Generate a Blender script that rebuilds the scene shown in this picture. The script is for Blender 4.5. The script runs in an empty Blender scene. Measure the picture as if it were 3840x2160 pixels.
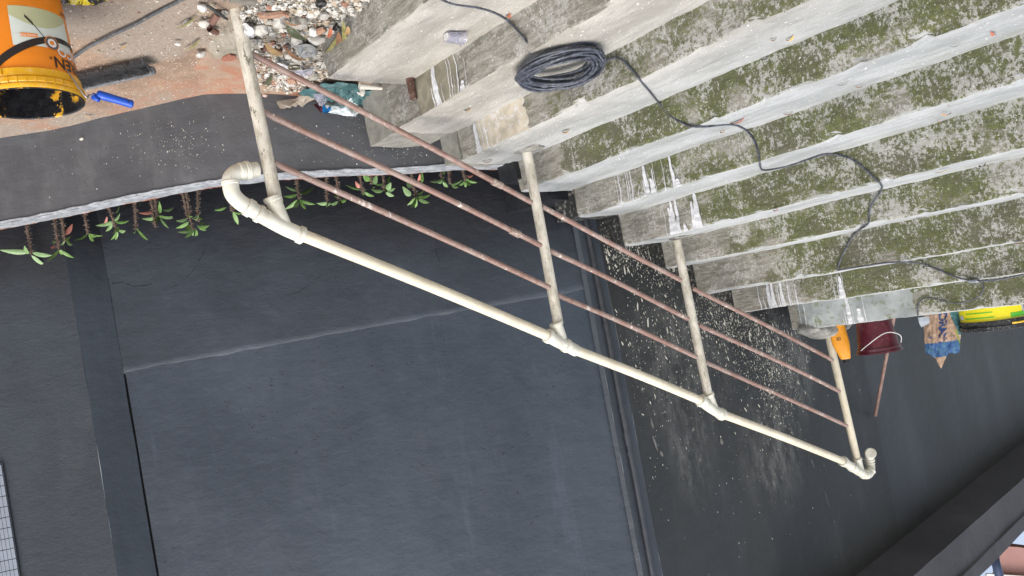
import bpy, math, random
from mathutils import Vector, Matrix, noise
random.seed(7)
V = Vector
scn = bpy.context.scene
COL = scn.collection
R = math.radians
# ------------------------------------------------------------------ camera
CP = V((-2.77921, -1.56615, 1.27658)); YAW, PITCH, ROLL, F = .86178, -.03527, 2.95927, 2858.32
fw = V((math.sin(YAW)*math.cos(PITCH), math.cos(YAW)*math.cos(PITCH), math.sin(PITCH)))
r0 = V((math.cos(YAW), -math.sin(YAW), 0)); u0 = r0.cross(fw)
RT = math.cos(ROLL)*r0 + math.sin(ROLL)*u0; UP = -math.sin(ROLL)*r0 + math.cos(ROLL)*u0
cam = bpy.data.cameras.new('camera'); co = bpy.data.objects.new('camera', cam); COL.objects.link(co)
m = Matrix((RT, UP, -fw)).transposed().to_4x4(); m.translation = CP
co.matrix_world = m; cam.sensor_width = 36; cam.lens = F/3840*36; cam.clip_end = 400; cam.clip_start = .05
scn.camera = co
# ------------------------------------------------------------------ world, sun, exposure (bright overcast)
w = bpy.data.worlds.new('World'); scn.world = w; w.use_nodes = True
SE, SR = R(62), R(205)
sky = w.node_tree.nodes.new('ShaderNodeTexSky'); sky.sky_type = 'NISHITA'; sky.sun_disc = False
sky.sun_elevation = SE; sky.sun_rotation = SR; sky.air_density = 1.0; sky.dust_density = 4.0; sky.ozone_density = .6
bg = w.node_tree.nodes['Background']; bg.inputs[1].default_value = .15
hs = w.node_tree.nodes.new('ShaderNodeHueSaturation'); hs.inputs['Saturation'].default_value = .62 # high thin overcast
w.node_tree.links.new(sky.outputs[0], hs.inputs['Color']); w.node_tree.links.new(hs.outputs[0], bg.inputs[0])
sl = bpy.data.lights.new('sun', 'SUN'); sl.energy = 1.2; sl.angle = R(40); sl.color = (1, .97, .93)
so = bpy.data.objects.new('sun', sl); COL.objects.link(so)
sd = V((math.sin(SR)*math.cos(SE), math.cos(SR)*math.cos(SE), math.sin(SE)))
so.rotation_euler = sd.to_track_quat('Z', 'Y').to_euler()
vs = scn.view_settings; vs.view_transform = 'Standard'; vs.look = 'None'; vs.exposure = .82; vs.gamma = 1
# ------------------------------------------------------------------ projection of measured points onto real planes
def ray(o): return RT*((o[0]-1920)/F) + UP*(-(o[1]-1080)/F) + fw
def onz(o, z): v = ray(o); return CP + v*((z-CP.z)/v.z)
def onx(o, x): v = ray(o); return CP + v*((x-CP.x)/v.x)
def ony(o, y): v = ray(o); return CP + v*((y-CP.y)/v.y)
def onp(o, P, n): v = ray(o); return CP + v*((P-CP).dot(n)/v.dot(n))
def atd(o, d): return CP + ray(o)*d
def depth(P): return (P-CP).dot(fw)
def nz(p, s, seed=0): return noise.noise(V((p[0]*s+seed*7.3, p[1]*s-seed*3.1, p[2]*s+seed)))
# ------------------------------------------------------------------ object helpers
def link(o, parent=None, label=None, cat=None, group=None, kind=None):
    COL.objects.link(o)
    if parent is not None: o.parent = parent
    if label: o['label'] = label
    if cat: o['category'] = cat
    if group: o['group'] = group
    if kind: o['kind'] = kind
    return o
class MB:
    def __init__(s): s.v = []; s.f = []; s.m = []
    def add(s, v, f, mi=0):
        b = len(s.v); s.v += [V(p) for p in v]; s.f += [tuple(i+b for i in q) for q in f]; s.m += [mi]*len(f); return s
    def box(s, a, b, mi=0, jit=0):
        x0, y0, z0 = a; x1, y1, z1 = b
        v = [V((x, y, z)) for z in (z0, z1) for y in (y0, y1) for x in (x0, x1)]
        if jit: v = [p + V([random.uniform(-jit, jit) for _ in range(3)]) for p in v]
        return s.add(v, [(0,2,3,1),(4,5,7,6),(0,1,5,4),(2,6,7,3),(0,4,6,2),(1,3,7,5)], mi)
    def tube(s, pts, rad, n=16, mi=0, cap=True, rough=0):
        pts = [V(p) for p in pts]; k = len(pts)
        if not hasattr(rad, '__len__'): rad = [rad]*k
        t = [(pts[min(i+1, k-1)]-pts[max(i-1, 0)]).normalized() for i in range(k)]
        # keep the end tangents of doubled points usable
        for i in range(k):
            if t[i].length < .5: t[i] = t[i-1]
        a = V((0, 0, 1)) if abs(t[0].z) < .9 else V((1, 0, 0))
        u = t[0].cross(a).normalized(); vv = []; ff = []
        for i in range(k):
            u = (u - t[i]*u.dot(t[i])).normalized(); w_ = t[i].cross(u)
            for j in range(n):
                an = 2*math.pi*j/n; rr = rad[i]
                p = pts[i] + (u*math.cos(an)+w_*math.sin(an))*rr
                if rough: p += (p-pts[i])*nz(p, 30)*rough
                vv.append(p)
        for i in range(k-1):
            for j in range(n):
                ff.append((i*n+j, i*n+(j+1) % n, (i+1)*n+(j+1) % n, (i+1)*n+j))
        if cap:
            ff.append(tuple(range(n))[::-1]); ff.append(tuple((k-1)*n+j for j in range(n)))
        return s.add(vv, ff, mi)
    def lathe(s, prof, c, n=40, mi=0, ax=V((0, 0, 1)), cap=False):
        c = V(c); ax = ax.normalized(); a = ax.orthogonal().normalized(); b = ax.cross(a); vv = []; ff = []
        for rr, z in prof:
            for j in range(n):
                an = 2*math.pi*j/n; vv.append(c + ax*z + (a*math.cos(an)+b*math.sin(an))*rr)
        for i in range(len(prof)-1):
            for j in range(n): ff.append((i*n+j, i*n+(j+1) % n, (i+1)*n+(j+1) % n, (i+1)*n+j))
        if cap: ff.append(tuple(range(n))[::-1]); ff.append(tuple((len(prof)-1)*n+j for j in range(n)))
        return s.add(vv, ff, mi)
    def grid(s, fn, nu, nv, mi=0, thick=None):
        vv = [V(fn(i/nu, j/nv)) for j in range(nv+1) for i in range(nu+1)]
        ff = [(j*(nu+1)+i, j*(nu+1)+i+1, (j+1)*(nu+1)+i+1, (j+1)*(nu+1)+i) for j in range(nv) for i in range(nu)]
        return s.add(vv, ff, mi)
    def build(s, name, mats, parent=None, smooth=False, label=None, cat=None, group=None, kind=None, auto=None, origin=None):
        me = bpy.data.meshes.new(name)
        o_ = V(origin) if origin is not None else None
        vs_ = [p-o_ for p in s.v] if o_ is not None else s.v
        me.from_pydata(vs_, [], s.f)
        for q in (mats if isinstance(mats, (list, tuple)) else [mats]): me.materials.append(q)
        me.polygons.foreach_set('material_index', s.m)
        if smooth or auto is not None: me.polygons.foreach_set('use_smooth', [True]*len(s.f))
        if auto is not None: me.set_sharp_from_angle(angle=R(auto))
        me.update(); o = bpy.data.objects.new(name, me)
        link(o, parent, label, cat, group, kind)
        if o_ is not None:
            if parent is not None: o.location = o_ - parent.location
            else: o.location = o_
        elif parent is not None: o.location = -parent.location
        return o
def empty(name, loc, label, cat, group=None, kind=None):
    o = bpy.data.objects.new(name, None); o.location = loc; o.empty_display_size = .1
    return link(o, None, label, cat, group, kind)
def copy_tree(o, parent=None):
    c = o.copy(); COL.objects.link(c); c.parent = parent
    for ch in o.children: copy_tree(ch, c)
    return c
def interp(pts, n):
    """Catmull-Rom through pts, n samples a span"""
    pts = [V(p) for p in pts]; P = [pts[0]*2-pts[1]] + pts + [pts[-1]*2-pts[-2]]; out = []
    for i in range(1, len(P)-2):
        for k in range(n):
            t = k/n; a, b, c, d = P[i-1], P[i], P[i+1], P[i+2]
            out.append(.5*((2*b) + (c-a)*t + (2*a-5*b+4*c-d)*t*t + (3*b-a-3*c+d)*t**3))
    out.append(pts[-1]); return out
def text_geo(s, size):
    cu = bpy.data.curves.new('t', 'FONT'); cu.body = s; cu.size = size; cu.resolution_u = 3; cu.offset = size*.012
    o = bpy.data.objects.new('t', cu); COL.objects.link(o)
    me = bpy.data.meshes.new_from_object(o)
    v = [p.co.copy() for p in me.vertices]; f = [tuple(p.vertices) for p in me.polygons]
    bpy.data.objects.remove(o); bpy.data.meshes.remove(me); bpy.data.curves.remove(cu)
    return v, f
# ------------------------------------------------------------------ materials
class NT:
    def __init__(s, name):
        s.mat = bpy.data.materials.new(name); s.mat.use_nodes = True; s.t = s.mat.node_tree; s.b = s.t.nodes['Principled BSDF']
        s.tc = s.n('ShaderNodeTexCoord'); s.geo = s.n('ShaderNodeNewGeometry')
        s.pos = s.geo.outputs['Position']
    def n(s, k, **a):
        x = s.t.nodes.new(k)
        for q, v in a.items(): setattr(x, q, v)
        return x
    def l(s, a, b): s.t.links.new(a, b)
    def val(s, sock, v):
        if hasattr(v, 'links') or hasattr(v, 'is_output'): s.l(v, sock)
        elif isinstance(v, (tuple, list)) and len(v) == 3 and len(sock.default_value) == 4: sock.default_value = (*v, 1)
        else: sock.default_value = v
    def noise(s, sc, det=4, rough=.55, stretch=None, vec=None, off=0):
        x = s.n('ShaderNodeTexNoise'); x.inputs['Scale'].default_value = sc; x.inputs['Detail'].default_value = det; x.inputs['Roughness'].default_value = rough
        src = vec or s.pos
        if stretch or off:
            mp = s.n('ShaderNodeMapping'); mp.inputs['Scale'].default_value = stretch or (1, 1, 1); mp.inputs['Location'].default_value = (off, off*.7, off*1.3)
            s.l(src, mp.inputs[0]); src = mp.outputs[0]
        s.l(src, x.inputs['Vector']); return x.outputs[0]
    def voro(s, sc, stretch=None, feature='F1', out=0):
        x = s.n('ShaderNodeTexVoronoi'); x.feature = feature; x.inputs['Scale'].default_value = sc; src = s.pos
        if stretch:
            mp = s.n('ShaderNodeMapping'); mp.inputs['Scale'].default_value = stretch; s.l(src, mp.inputs[0]); src = mp.outputs[0]
        s.l(src, x.inputs['Vector']); return x.outputs[out]
    def ramp(s, f, a, b, lo=0., hi=1.):
        x = s.n('ShaderNodeMapRange'); x.interpolation_type = 'SMOOTHSTEP'; s.l(f, x.inputs[0])
        for i, v in enumerate((a, b, lo, hi)): x.inputs[i+1].default_value = v
        return x.outputs[0]
    def math(s, op, a, b=None):
        x = s.n('ShaderNodeMath', operation=op); s.val(x.inputs[0], a)
        if b is not None: s.val(x.inputs[1], b)
        return x.outputs[0]
    def mix(s, f, a, b):
        x = s.n('ShaderNodeMix', data_type='RGBA'); s.val(x.inputs[0], f)
        for k, v in ((6, a), (7, b)):
            if isinstance(v, tuple): x.inputs[k].default_value = (*v, 1)
            else: s.l(v, x.inputs[k])
        return x.outputs[2]
    def xyz(s, src=None):
        x = s.n('ShaderNodeSeparateXYZ'); s.l(src or s.pos, x.inputs[0]); return x.outputs
    def bump(s, h, st=.4, dist=.01, prev=None):
        x = s.n('ShaderNodeBump'); x.inputs['Strength'].default_value = st; x.inputs['Distance'].default_value = dist
        s.l(h, x.inputs['Height'])
        if prev: s.l(prev, x.inputs['Normal'])
        return x.outputs[0]
    def done(s, col, rough=.7, nrm=None, spec=None, metal=0, **k):
        s.val(s.b.inputs['Base Color'], col); s.val(s.b.inputs['Roughness'], rough)
        if nrm: s.l(nrm, s.b.inputs['Normal'])
        if spec is not None: s.b.inputs['Specular IOR Level'].default_value = spec
        s.b.inputs['Metallic'].default_value = metal
        for q, v in k.items(): s.b.inputs[q.replace('_', ' ')].default_value = v
        return s.mat
_c = {}
def plain(name, c, rough=.6, var=.25, sc=30, spec=.5, bump=.15, c2=None, metal=0, dirt=None, **k):
    if name in _c: return _c[name]
    t = NT(name); n1 = t.noise(sc, 5); f = t.ramp(n1, .35, .65)
    c2 = c2 or tuple(x*(1-var) for x in c)
    colr = t.mix(f, c, c2)
    if dirt: colr = t.mix(t.math('MULTIPLY', t.ramp(t.noise(sc*1.7, 6, .7, off=3), .52, .66), dirt[1]), colr, dirt[0])
    _c[name] = t.done(colr, rough, t.bump(n1, bump, .004), spec, metal, **k); return _c[name]

def m_steps():
    t = NT('step_concrete'); N = t.xyz(t.geo.outputs['True Normal']); P = t.xyz()
    jit = t.noise(38, 4)
    tread = t.ramp(t.math('ADD', N[2], t.math('MULTIPLY', t.math('SUBTRACT', jit, .5), .35)), .35, .62)
    # treads: pale worn cement, whiter higher up the flight, sandier near the bottom and the rail
    grain = t.noise(60, 6, .75, (1, 2.2, 2.2)); big = t.noise(3.2, 4, .6, (1, 2, 2))
    sandy = t.mix(t.ramp(big, .35, .65), (.50, .475, .425), (.35, .33, .285)); pale = t.mix(t.ramp(big, .35, .68), (.47, .49, .495), (.33, .35, .35))
    tc = t.mix(t.ramp(P[1], .35, 1.2), sandy, pale)
    tc = t.mix(t.ramp(grain, .45, .72, 0, .55), tc, (.30, .30, .29))
    tc = t.mix(t.math('MULTIPLY', t.ramp(t.noise(150, 3, .6), .66, .72), .8), tc, (.12, .11, .09))
    tc = t.mix(t.math('MULTIPLY', t.ramp(t.noise(9, 7, .75, (.35, 2.5, 2)), .48, .70), .55), tc, (.25, .26, .23))
    tc = t.mix(t.math('MULTIPLY', t.ramp(t.noise(75, 2, .5, off=9), .69, .73), .9), tc, (.85, .85, .82))
    # risers: moss and dark damp cement with lime bloom
    fib = t.noise(26, 7, .75, (.35, 1, 1.6)); patch = t.noise(4.2, 5, .65, off=2); fine = t.noise(55, 6, .75, (.8, 1, 1))
    bare = t.mix(t.ramp(fib, .38, .62), (.35, .335, .295), (.20, .19, .155))
    moss = t.mix(t.ramp(fine, .38, .66), (.070, .082, .026), (.150, .168, .062)); moss = t.mix(t.ramp(patch, .4, .7), moss, (.125, .122, .085))
    mossy = t.math('ADD', t.math('ADD', patch, t.ramp(P[0], -.02, -.6, -.22, .10)), t.math('MULTIPLY', t.ramp(P[1], .25, 1.0, -.30, 0), t.ramp(P[0], -2.2, -1.0, .2, 1)))
    ucol = t.mix(t.ramp(t.math('ADD', mossy, t.math('MULTIPLY', t.math('SUBTRACT', fine, .5), .5)), .42, .58), bare, moss)
    bl = t.noise(7, 6, .7, off=5); sp = t.noise(70, 5, .85, (1, 1, .7), off=4)
    bloom = t.math('ADD', sp, t.math('MULTIPLY', t.math('SUBTRACT', bl, .5), .75))
    bloom = t.math('ADD', bloom, t.ramp(P[0], -.4, -2.2, -.02, .05))
    ucol = t.mix(t.math('MULTIPLY', t.ramp(bloom, .52, .60), .85), ucol, (.46, .455, .43))
    ucol = t.mix(t.math('MULTIPLY', t.ramp(t.noise(120, 2, .5, off=1), .68, .72), t.ramp(t.noise(5, off=8), .38, .55)), ucol, (.72, .71, .66))
    tc = t.mix(t.math('MULTIPLY', t.ramp(t.noise(5, 7, .8, (.5, 1.6, 1), off=13), .50, .66), t.ramp(P[1], .6, 1.4, 0, .45)), tc, (.24, .255, .19))
    col = t.mix(tread, ucol, tc)
    h = t.math('ADD', fib, t.math('MULTIPLY', grain, .6))
    nb = t.bump(h, .75, .012); nb = t.bump(fine, .5, .005, nb)
    return t.done(col, .85, nb, .25)
def m_floor():
    t = NT('landing_floor'); P = t.xyz(); n = t.noise(6, 6, .7); g = t.noise(60, 6, .75); b = t.noise(2.1, 3, off=4)
    c = t.mix(t.ramp(n, .35, .65), (.36, .255, .18), (.235, .165, .12))
    c = t.mix(t.ramp(b, .45, .6), c, (.31, .26, .21))
    c = t.mix(t.math('MULTIPLY', t.ramp(g, .45, .7), .45), c, (.17, .12, .085))
    red = t.math('MULTIPLY', t.ramp(P[0], .35, .65), t.ramp(t.noise(5, 5, .7, off=6), .46, .6))
    c = t.mix(t.math('MULTIPLY', red, .7), c, (.34, .185, .12))
    c = t.mix(t.ramp(t.noise(90, 2, .5, off=2), .66, .70), c, (.62, .56, .50))
    return t.done(c, .85, t.bump(g, .7, .008, t.bump(n, .5, .02)), .3)
def m_dark(name, c1, c2, rough=.5, pit=.3, brush=(1, 1, 1), dust=.0, bs=.35, haze=None, deep=None):
    t = NT(name); n = t.noise(1.6, 5, .6, brush); f = t.noise(45, 6, .75, (1, 1, 1.8)); pt = t.noise(19, 5, .8, (1, 1, 1.7), off=3)
    msk = t.ramp(t.noise(1.3, 3, off=7), .5, .62)
    c = t.mix(t.ramp(n, .3, .7), c1, c2)
    if dust: c = t.mix(t.math('MULTIPLY', t.ramp(t.noise(4, 6, .7, (1, 1, .4), off=5), .5, .75), dust), c, (.25, .25, .25))
    fade = t.ramp(t.noise(.9, 6, .62, (1, 1, .45), off=17), .46, .66)
    c = t.mix(t.math('MULTIPLY', fade, .35), c, tuple(min(1, x*1.55) for x in c2))
    stk = t.math('MULTIPLY', t.ramp(t.noise(6, 5, .7, (1, 1, .12), off=19), .60, .72), .28)
    c = t.mix(stk, c, tuple(x*1.9 for x in c2))
    if deep: # near black mixed in towards the foot, fading out upwards with noise
        pp_ = t.xyz(); zz = t.math('ADD', t.math('ADD', pp_[2], t.math('MULTIPLY', pp_[0], deep[1])), t.math('MULTIPLY', t.math('SUBTRACT', t.noise(3, 5, .7, off=9), .5), .35))
        c = t.mix(t.ramp(zz, deep[0], deep[0]+.55, 1, 0), c, (.0085, .0095, .013))
    if haze: # dusty lime bloom left where paint was spattered: (y, z, half height/width, ...)
        P = t.xyz(); tot = None
        for (hy, hz_, sy, sz) in haze:
            a = t.math('DIVIDE', t.math('SUBTRACT', P[1], hy), sy); b = t.math('DIVIDE', t.math('SUBTRACT', P[2], hz_), sz)
            d = t.math('SQRT', t.math('ADD', t.math('MULTIPLY', a, a), t.math('MULTIPLY', b, b))); g = t.ramp(d, .15, 1.1, .8, 0)
            tot = g if tot is None else t.math('MAXIMUM', tot, g)
        c = t.mix(t.math('MULTIPLY', tot, t.ramp(t.noise(7, 7, .8, (1, 1.3, .6), off=2), .40, .66)), c, (.165, .165, .155))
    pits = t.math('MULTIPLY', t.ramp(pt, .66, .62, 1, 0), msk)
    c = t.mix(t.math('MULTIPLY', pits, .5), c, (.008, .008, .01))
    nb = t.bump(f, bs, .006); nb = t.bump(t.noise(5, 5, .6, (1, 1, 1.5)), .35, .02, nb); nb = t.bump(t.math('MULTIPLY', pits, -1.), pit, .006, nb)
    return t.done(c, t.ramp(n, .2, .8, rough-.07, rough+.1), nb, .45)
def m_pvc(name, c, amt, spots):
    t = NT(name); d = t.noise(14, 6, .75, (1, 1, .5)); s = t.noise(75, 4, .8, off=3)
    col = t.mix(t.ramp(t.noise(5, 3), .35, .65), c, tuple(x*.86 for x in c))
    col = t.mix(t.math('MULTIPLY', t.ramp(d, .44, .60), amt), col, (.30, .27, .19))
    col = t.mix(t.math('MULTIPLY', t.ramp(s, .64, .7), spots), col, (.06, .052, .035))
    if spots > .8:
        g2 = t.noise(48, 6, .8, (1, 1, .3), off=6)
        col = t.mix(t.math('MULTIPLY', t.ramp(g2, .52, .62), .45), col, (.24, .22, .15))
        col = t.mix(t.math('MULTIPLY', t.ramp(t.noise(30, 5, .8, (1, 1, .4), off=11), .60, .64), .8), col, (.09, .085, .06))
    return t.done(col, .42, t.bump(d, .15, .004), .5)
def m_brown():
    t = NT('brown_pipe'); d = t.noise(9, 6, .75, off=1); s = t.noise(48, 4, .7, (1, 1, .55), off=3); N = t.xyz(t.geo.outputs['Normal'])
    col = t.mix(t.ramp(t.noise(3, 3), .4, .6), (.225, .130, .100), (.28, .172, .140))
    top = t.ramp(N[2], .2, .8)
    col = t.mix(t.math('MULTIPLY', t.ramp(d, .42, .60), .6), col, (.36, .29, .255))
    col = t.mix(t.math('MULTIPLY', t.ramp(t.math('ADD', t.math('MULTIPLY', d, .5), t.math('MULTIPLY', s, .5)), .575, .60), .8), col, (.66, .62, .54))
    return t.done(col, .45, t.bump(d, .2, .004), .5)
M = {
 'steps': m_steps(), 'floor': m_floor(),
 'lowwall': m_dark('low_wall_paint', (.104, .107, .114), (.066, .069, .076), .6, .3, (.5, .5, 1), .28, .3),
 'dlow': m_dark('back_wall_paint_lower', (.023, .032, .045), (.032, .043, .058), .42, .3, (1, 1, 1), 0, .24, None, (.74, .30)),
 'dup': m_dark('back_wall_paint_upper', (.024, .036, .052), (.036, .050, .069), .5, .7, (1, 1, .5), .05, .22),
 'ewall': m_dark('side_wall_paint', (.020, .0225, .023), (.029, .032, .033), .55, .3, (1, 1, .5), .12, .3, [(2.05, .95, .4, .2), (2.4, 1.02, .5, .2), (2.95, 1.45, .5, .3), (3.35, 1.75, .25, .65), (3.55, 1.95, .35, .55), (2.3, 1.75, .6, .6), (3.1, 2.5, .5, .5), (2.2, 2.2, .25, .5)]),
 'ewall2': m_dark('side_wall_paint_far', (.024, .027, .030), (.032, .036, .039), .5, .2, (1, 1, .35), .03, .25),
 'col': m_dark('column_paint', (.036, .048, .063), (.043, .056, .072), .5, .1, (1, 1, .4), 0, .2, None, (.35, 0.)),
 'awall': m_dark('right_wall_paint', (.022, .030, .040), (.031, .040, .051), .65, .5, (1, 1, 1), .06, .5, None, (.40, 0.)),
 'beam': m_dark('roof_beam_paint', (.040, .041, .046), (.058, .058, .065), .7, .3, (1, 1, 1), .1, .6),
 'pvc': m_pvc('cream_pvc', (.76, .69, .53), .14, .25), 'post': m_pvc('aged_cream_pvc', (.72, .68, .58), .5, 1.), 'fit': m_pvc('white_pvc_fitting', (.74, .73, .63), .35, .5),
 'brown': m_brown(), 'coup': plain('limed_brown_sleeve', (.36, .27, .22), .7, .4, 60, .3, .4, dirt=((.62, .58, .50), .8)),
 'coping': plain('coping_cement', (.33, .35, .37), .8, .35, 25, .3, .6, dirt=((.12, .12, .13), .7)),
 'mortar': plain('grey_mortar', (.27, .265, .235), .9, .25, 22, .2, .7, dirt=((.15, .14, .12), .5)),
 'mortar2': plain('smooth_cement_patch', (.40, .375, .33), .9, .18, 14, .2, .5, dirt=((.22, .2, .17), .5)),
 'cream_patch': plain('cream_limewash_patch', (.55, .50, .40), .9, .25, 18, .2, .5, dirt=((.62, .60, .62), .8)),
 'bluegrey': plain('blue_grey_skim', (.36, .39, .385), .85, .3, 9, .2, .5, dirt=((.17, .185, .10), .95)),
 'white': plain('white_paint_drip', (.66, .67, .69), .7, .2, 60, .3, .2, dirt=((.42, .43, .41), .5)),
 'speck': plain('cream_paint_speck', (.72, .70, .60), .6, .2, 90, .4, .1),
 'brick': plain('raw_brick_edge', (.30, .095, .05), .9, .4, 40, .2, .8, dirt=((.75, .70, .62), .9)),
 'stone': plain('pale_rubble', (.56, .54, .49), .95, .35, 28, .2, .8, dirt=((.25, .22, .17), .5)),
 'stone2': plain('grey_rubble', (.36, .34, .29), .95, .35, 35, .2, .8, dirt=((.55, .53, .5), .6)),
 'terracotta': plain('terracotta_shard', (.42, .25, .17), .9, .3, 30, .2, .6, dirt=((.55, .42, .34), .5)),
 'cable': plain('black_cable', (.028, .032, .042), .42, .5, 60, .5, .1, c2=(.085, .095, .12), dirt=((.30, .32, .35), .28)),
 'black': plain('black_plastic', (.012, .012, .013), .35, .3, 60, .5, .3),
 'soil': plain('planter_soil', (.04, .022, .014), .95, .4, 40, .2, 1.),
}
# ------------------------------------------------------------------ setting
YS = [None, -.010, .373, .707, 1.065, 1.423, 1.783, 2.138, 2.491, 2.848, 3.202]
ZS = [.03, .193, .358, .505, .667, .825, 1.009, 1.167, 1.369, 1.535, 1.722]
XR = [None, -.07, .11, .10, .085, .055, .085, .10, .165, .155, -.02]
YS0 = -.375
XL = -6.5
mb = MB()
def floor_h(x, y):
    return -.02 + .004*nz((x, y, 0), 3) + .002*nz((x, y, 0), 14)
def fl(a, b):
    x = -4.2 + 7.2*a; y = -3.4+3.8*b
    return V((x, y, floor_h(x, y)))
mb.grid(fl, 150, 90)
for (a, b, c, d) in ((-40, -40, 40, -3.4), (-40, .4, -6.5, 40), (-40, -3.4, -4.2, .4), (3, -3.4, 40, .4)):
    mb.add([(a, b, -.022), (c, b, -.022), (c, d, -.022), (a, d, -.022)], [(0, 1, 2, 3)])
mb.build('ground', M['floor'], smooth=True, kind='structure')
# raised slab the rubble lies on, in front of the first riser, rising towards the wall
mb = MB()
def slab(a, b):
    x = -3.6 + a*4.45; y = YS0 + .012*nz((x, 0, 0), 9) + b*1.35
    k_ = max(0, min(1, (.55-x)/.5)); k_ = k_*k_*(3-2*k_)
    s = max(0, min(1, (y+.2)/.7)) * max(0, min(1, (x+.15)/.45))
    z = (-.024 + .055*k_ + .022*min(1, max(0, (y+.35)/.5))*(1-k_) if b > 0 else -.035) + .07*s + .006*nz((x, y, 1), 8)
    return V((x, y, z))
mb.grid(slab, 120, 40)
t = NT('sandy_cement'); P_ = t.xyz(); n_ = t.noise(16, 6, .7); q_ = t.ramp(t.math('ADD', P_[0], t.math('MULTIPLY', t.noise(5, 4), .35)), .28, .62)
c_ = t.mix(t.ramp(n_, .35, .65), (.36, .33, .27), (.24, .215, .17)); c2_ = t.mix(t.ramp(t.noise(9, 5, .7, off=3), .42, .6), (.33, .235, .17), (.34, .17, .11))
mb.build('rubble_slab', t.done(t.mix(q_, c_, c2_), .95, t.bump(n_, .8, .012), .2), smooth=True, kind='structure')

# ---- staircase: each step is a part
stairs = empty('concrete_staircase', (-2, -.01, 0), 'weathered mossy concrete staircase rising beside the cream handrail', 'staircase')
def smx(x, i, s=2.2): return .006*nz((x, i*3.7, 0), s) + .003*nz((x, i*1.7, 4), 11)
def step_mesh(i):
    mb = MB(); y0 = YS[i]; z0 = ZS[i-1] if i > 1 else -.02; z1 = ZS[i]
    y1 = (YS[i+1] if i < 10 else 12.) + .06; xr = XR[i]
    if i in (2, 3): xr = .10
    nxs = 240; xs = [xr - (xr-XL)*((k/nxs)**1.25) for k in range(nxs+1)]
    rn = .013
    prof = [(0, z0-.04), (0, z0), (0, z0+(z1-z0)*.2), (0, z0+(z1-z0)*.4), (0, z0+(z1-z0)*.6), (0, z0+(z1-z0)*.8), (0, z1-rn*1.2), (.003, z1-rn*.45), (rn*.45, z1-.003), (rn*1.2, z1)]
    dp = min(y1-y0, .45)
    prof += [(rn+dp*k/8, z1+.002) for k in range(1, 9)] + ([(y1-y0, z1)] if y1-y0 > .5 else [])
    n = len(prof); vv = []
    for k, x in enumerate(xs):
        xx = x
        for j, (dy, z) in enumerate(prof):
            e = 1 if j < 10 else max(0, 1-(j-9)/9)
            d = .010*nz((x, z*2, i*5), 5) + .004*nz((x, z*3, i*5), 24)
            yy = y0+dy + smx(x, i)*e*1.5 + (d if j < 7 else 0)
            zz = z + smx(x, i+20)*(1 if j > 5 else 0) + (.003*nz((x, yy, i), 8) + .0018*nz((x, yy, i), 40) if j > 6 else 0)
            if 6 <= j <= 9: # chipped nosing
                c = max(0, nz((x, 0, i*9), 14)-.28)*.05; zz -= c*(1.0 if j > 6 else .6); yy += c*.8
            if k == 0: xx = x + .012*nz((0, yy, zz), 14)
            vv.append(V((xx, yy, zz)))
    ff = [(k*n+j, k*n+j+1, (k+1)*n+j+1, (k+1)*n+j) for k in range(len(xs)-1) for j in range(n-1)]
    # end face (towards the rail side)
    b = len(vv); ends = [vv[j].copy() for j in range(n)]
    lo = [V((xr, ends[j].y, z0-.04)) for j in range(n)]
    mb.add(vv, ff)
    mb.add(ends+lo, [(j, j+n, j+1+n, j+1) for j in range(n-1)])
    return mb
for i in range(1, 11):
    step_mesh(i).build('step', M['steps'], stairs, smooth=False, auto=42, label='top step carrying the upper landing' if i == 10 else ('lowest step above the rubble' if i == 1 else None))
def stair_hit(o, off=0.):
    """first point of the stair surface along the line of sight through a measured point"""
    d = ray(o); best = None
    for i in range(1, 11):
        t = (YS[i]-off-CP.y)/d.y
        if t > 0:
            p = CP+d*t; zb = ZS[i-1] if i > 1 else -.02
            if zb-.001 <= p.z <= ZS[i]+off and (best is None or t < best[0]): best = (t, p, 'r', i)
        t = (ZS[i]+off-CP.z)/d.z
        if t > 0:
            p = CP+d*t; ye = YS[i+1] if i < 10 else 12
            if YS[i]-off <= p.y <= ye and (best is None or t < best[0]): best = (t, p, 't', i)
    return best
# mortar infill between step ends, low wall and side wall
def blob_box(a, b, amp, sc, mb=None, n=8, seed=0):
    mb = mb or MB(); a = V(a); b = V(b)
    def side(f):
        def g(u, v):
            p = f(u, v); q = V((a.x+(b.x-a.x)*p[0], a.y+(b.y-a.y)*p[1], a.z+(b.z-a.z)*p[2]))
            return q + V((nz(q, sc, seed+1), nz(q, sc, seed+2), nz(q, sc, seed+3)))*amp
        return g
    for f in (lambda u, v: (u, v, 1), lambda u, v: (u, 1-v, 0), lambda u, v: (u, 0, v), lambda u, v: (1-u, 1, v), lambda u, v: (1, u, v), lambda u, v: (0, 1-u, v)):
        mb.grid(side(f), n, n)
    return mb

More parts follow.
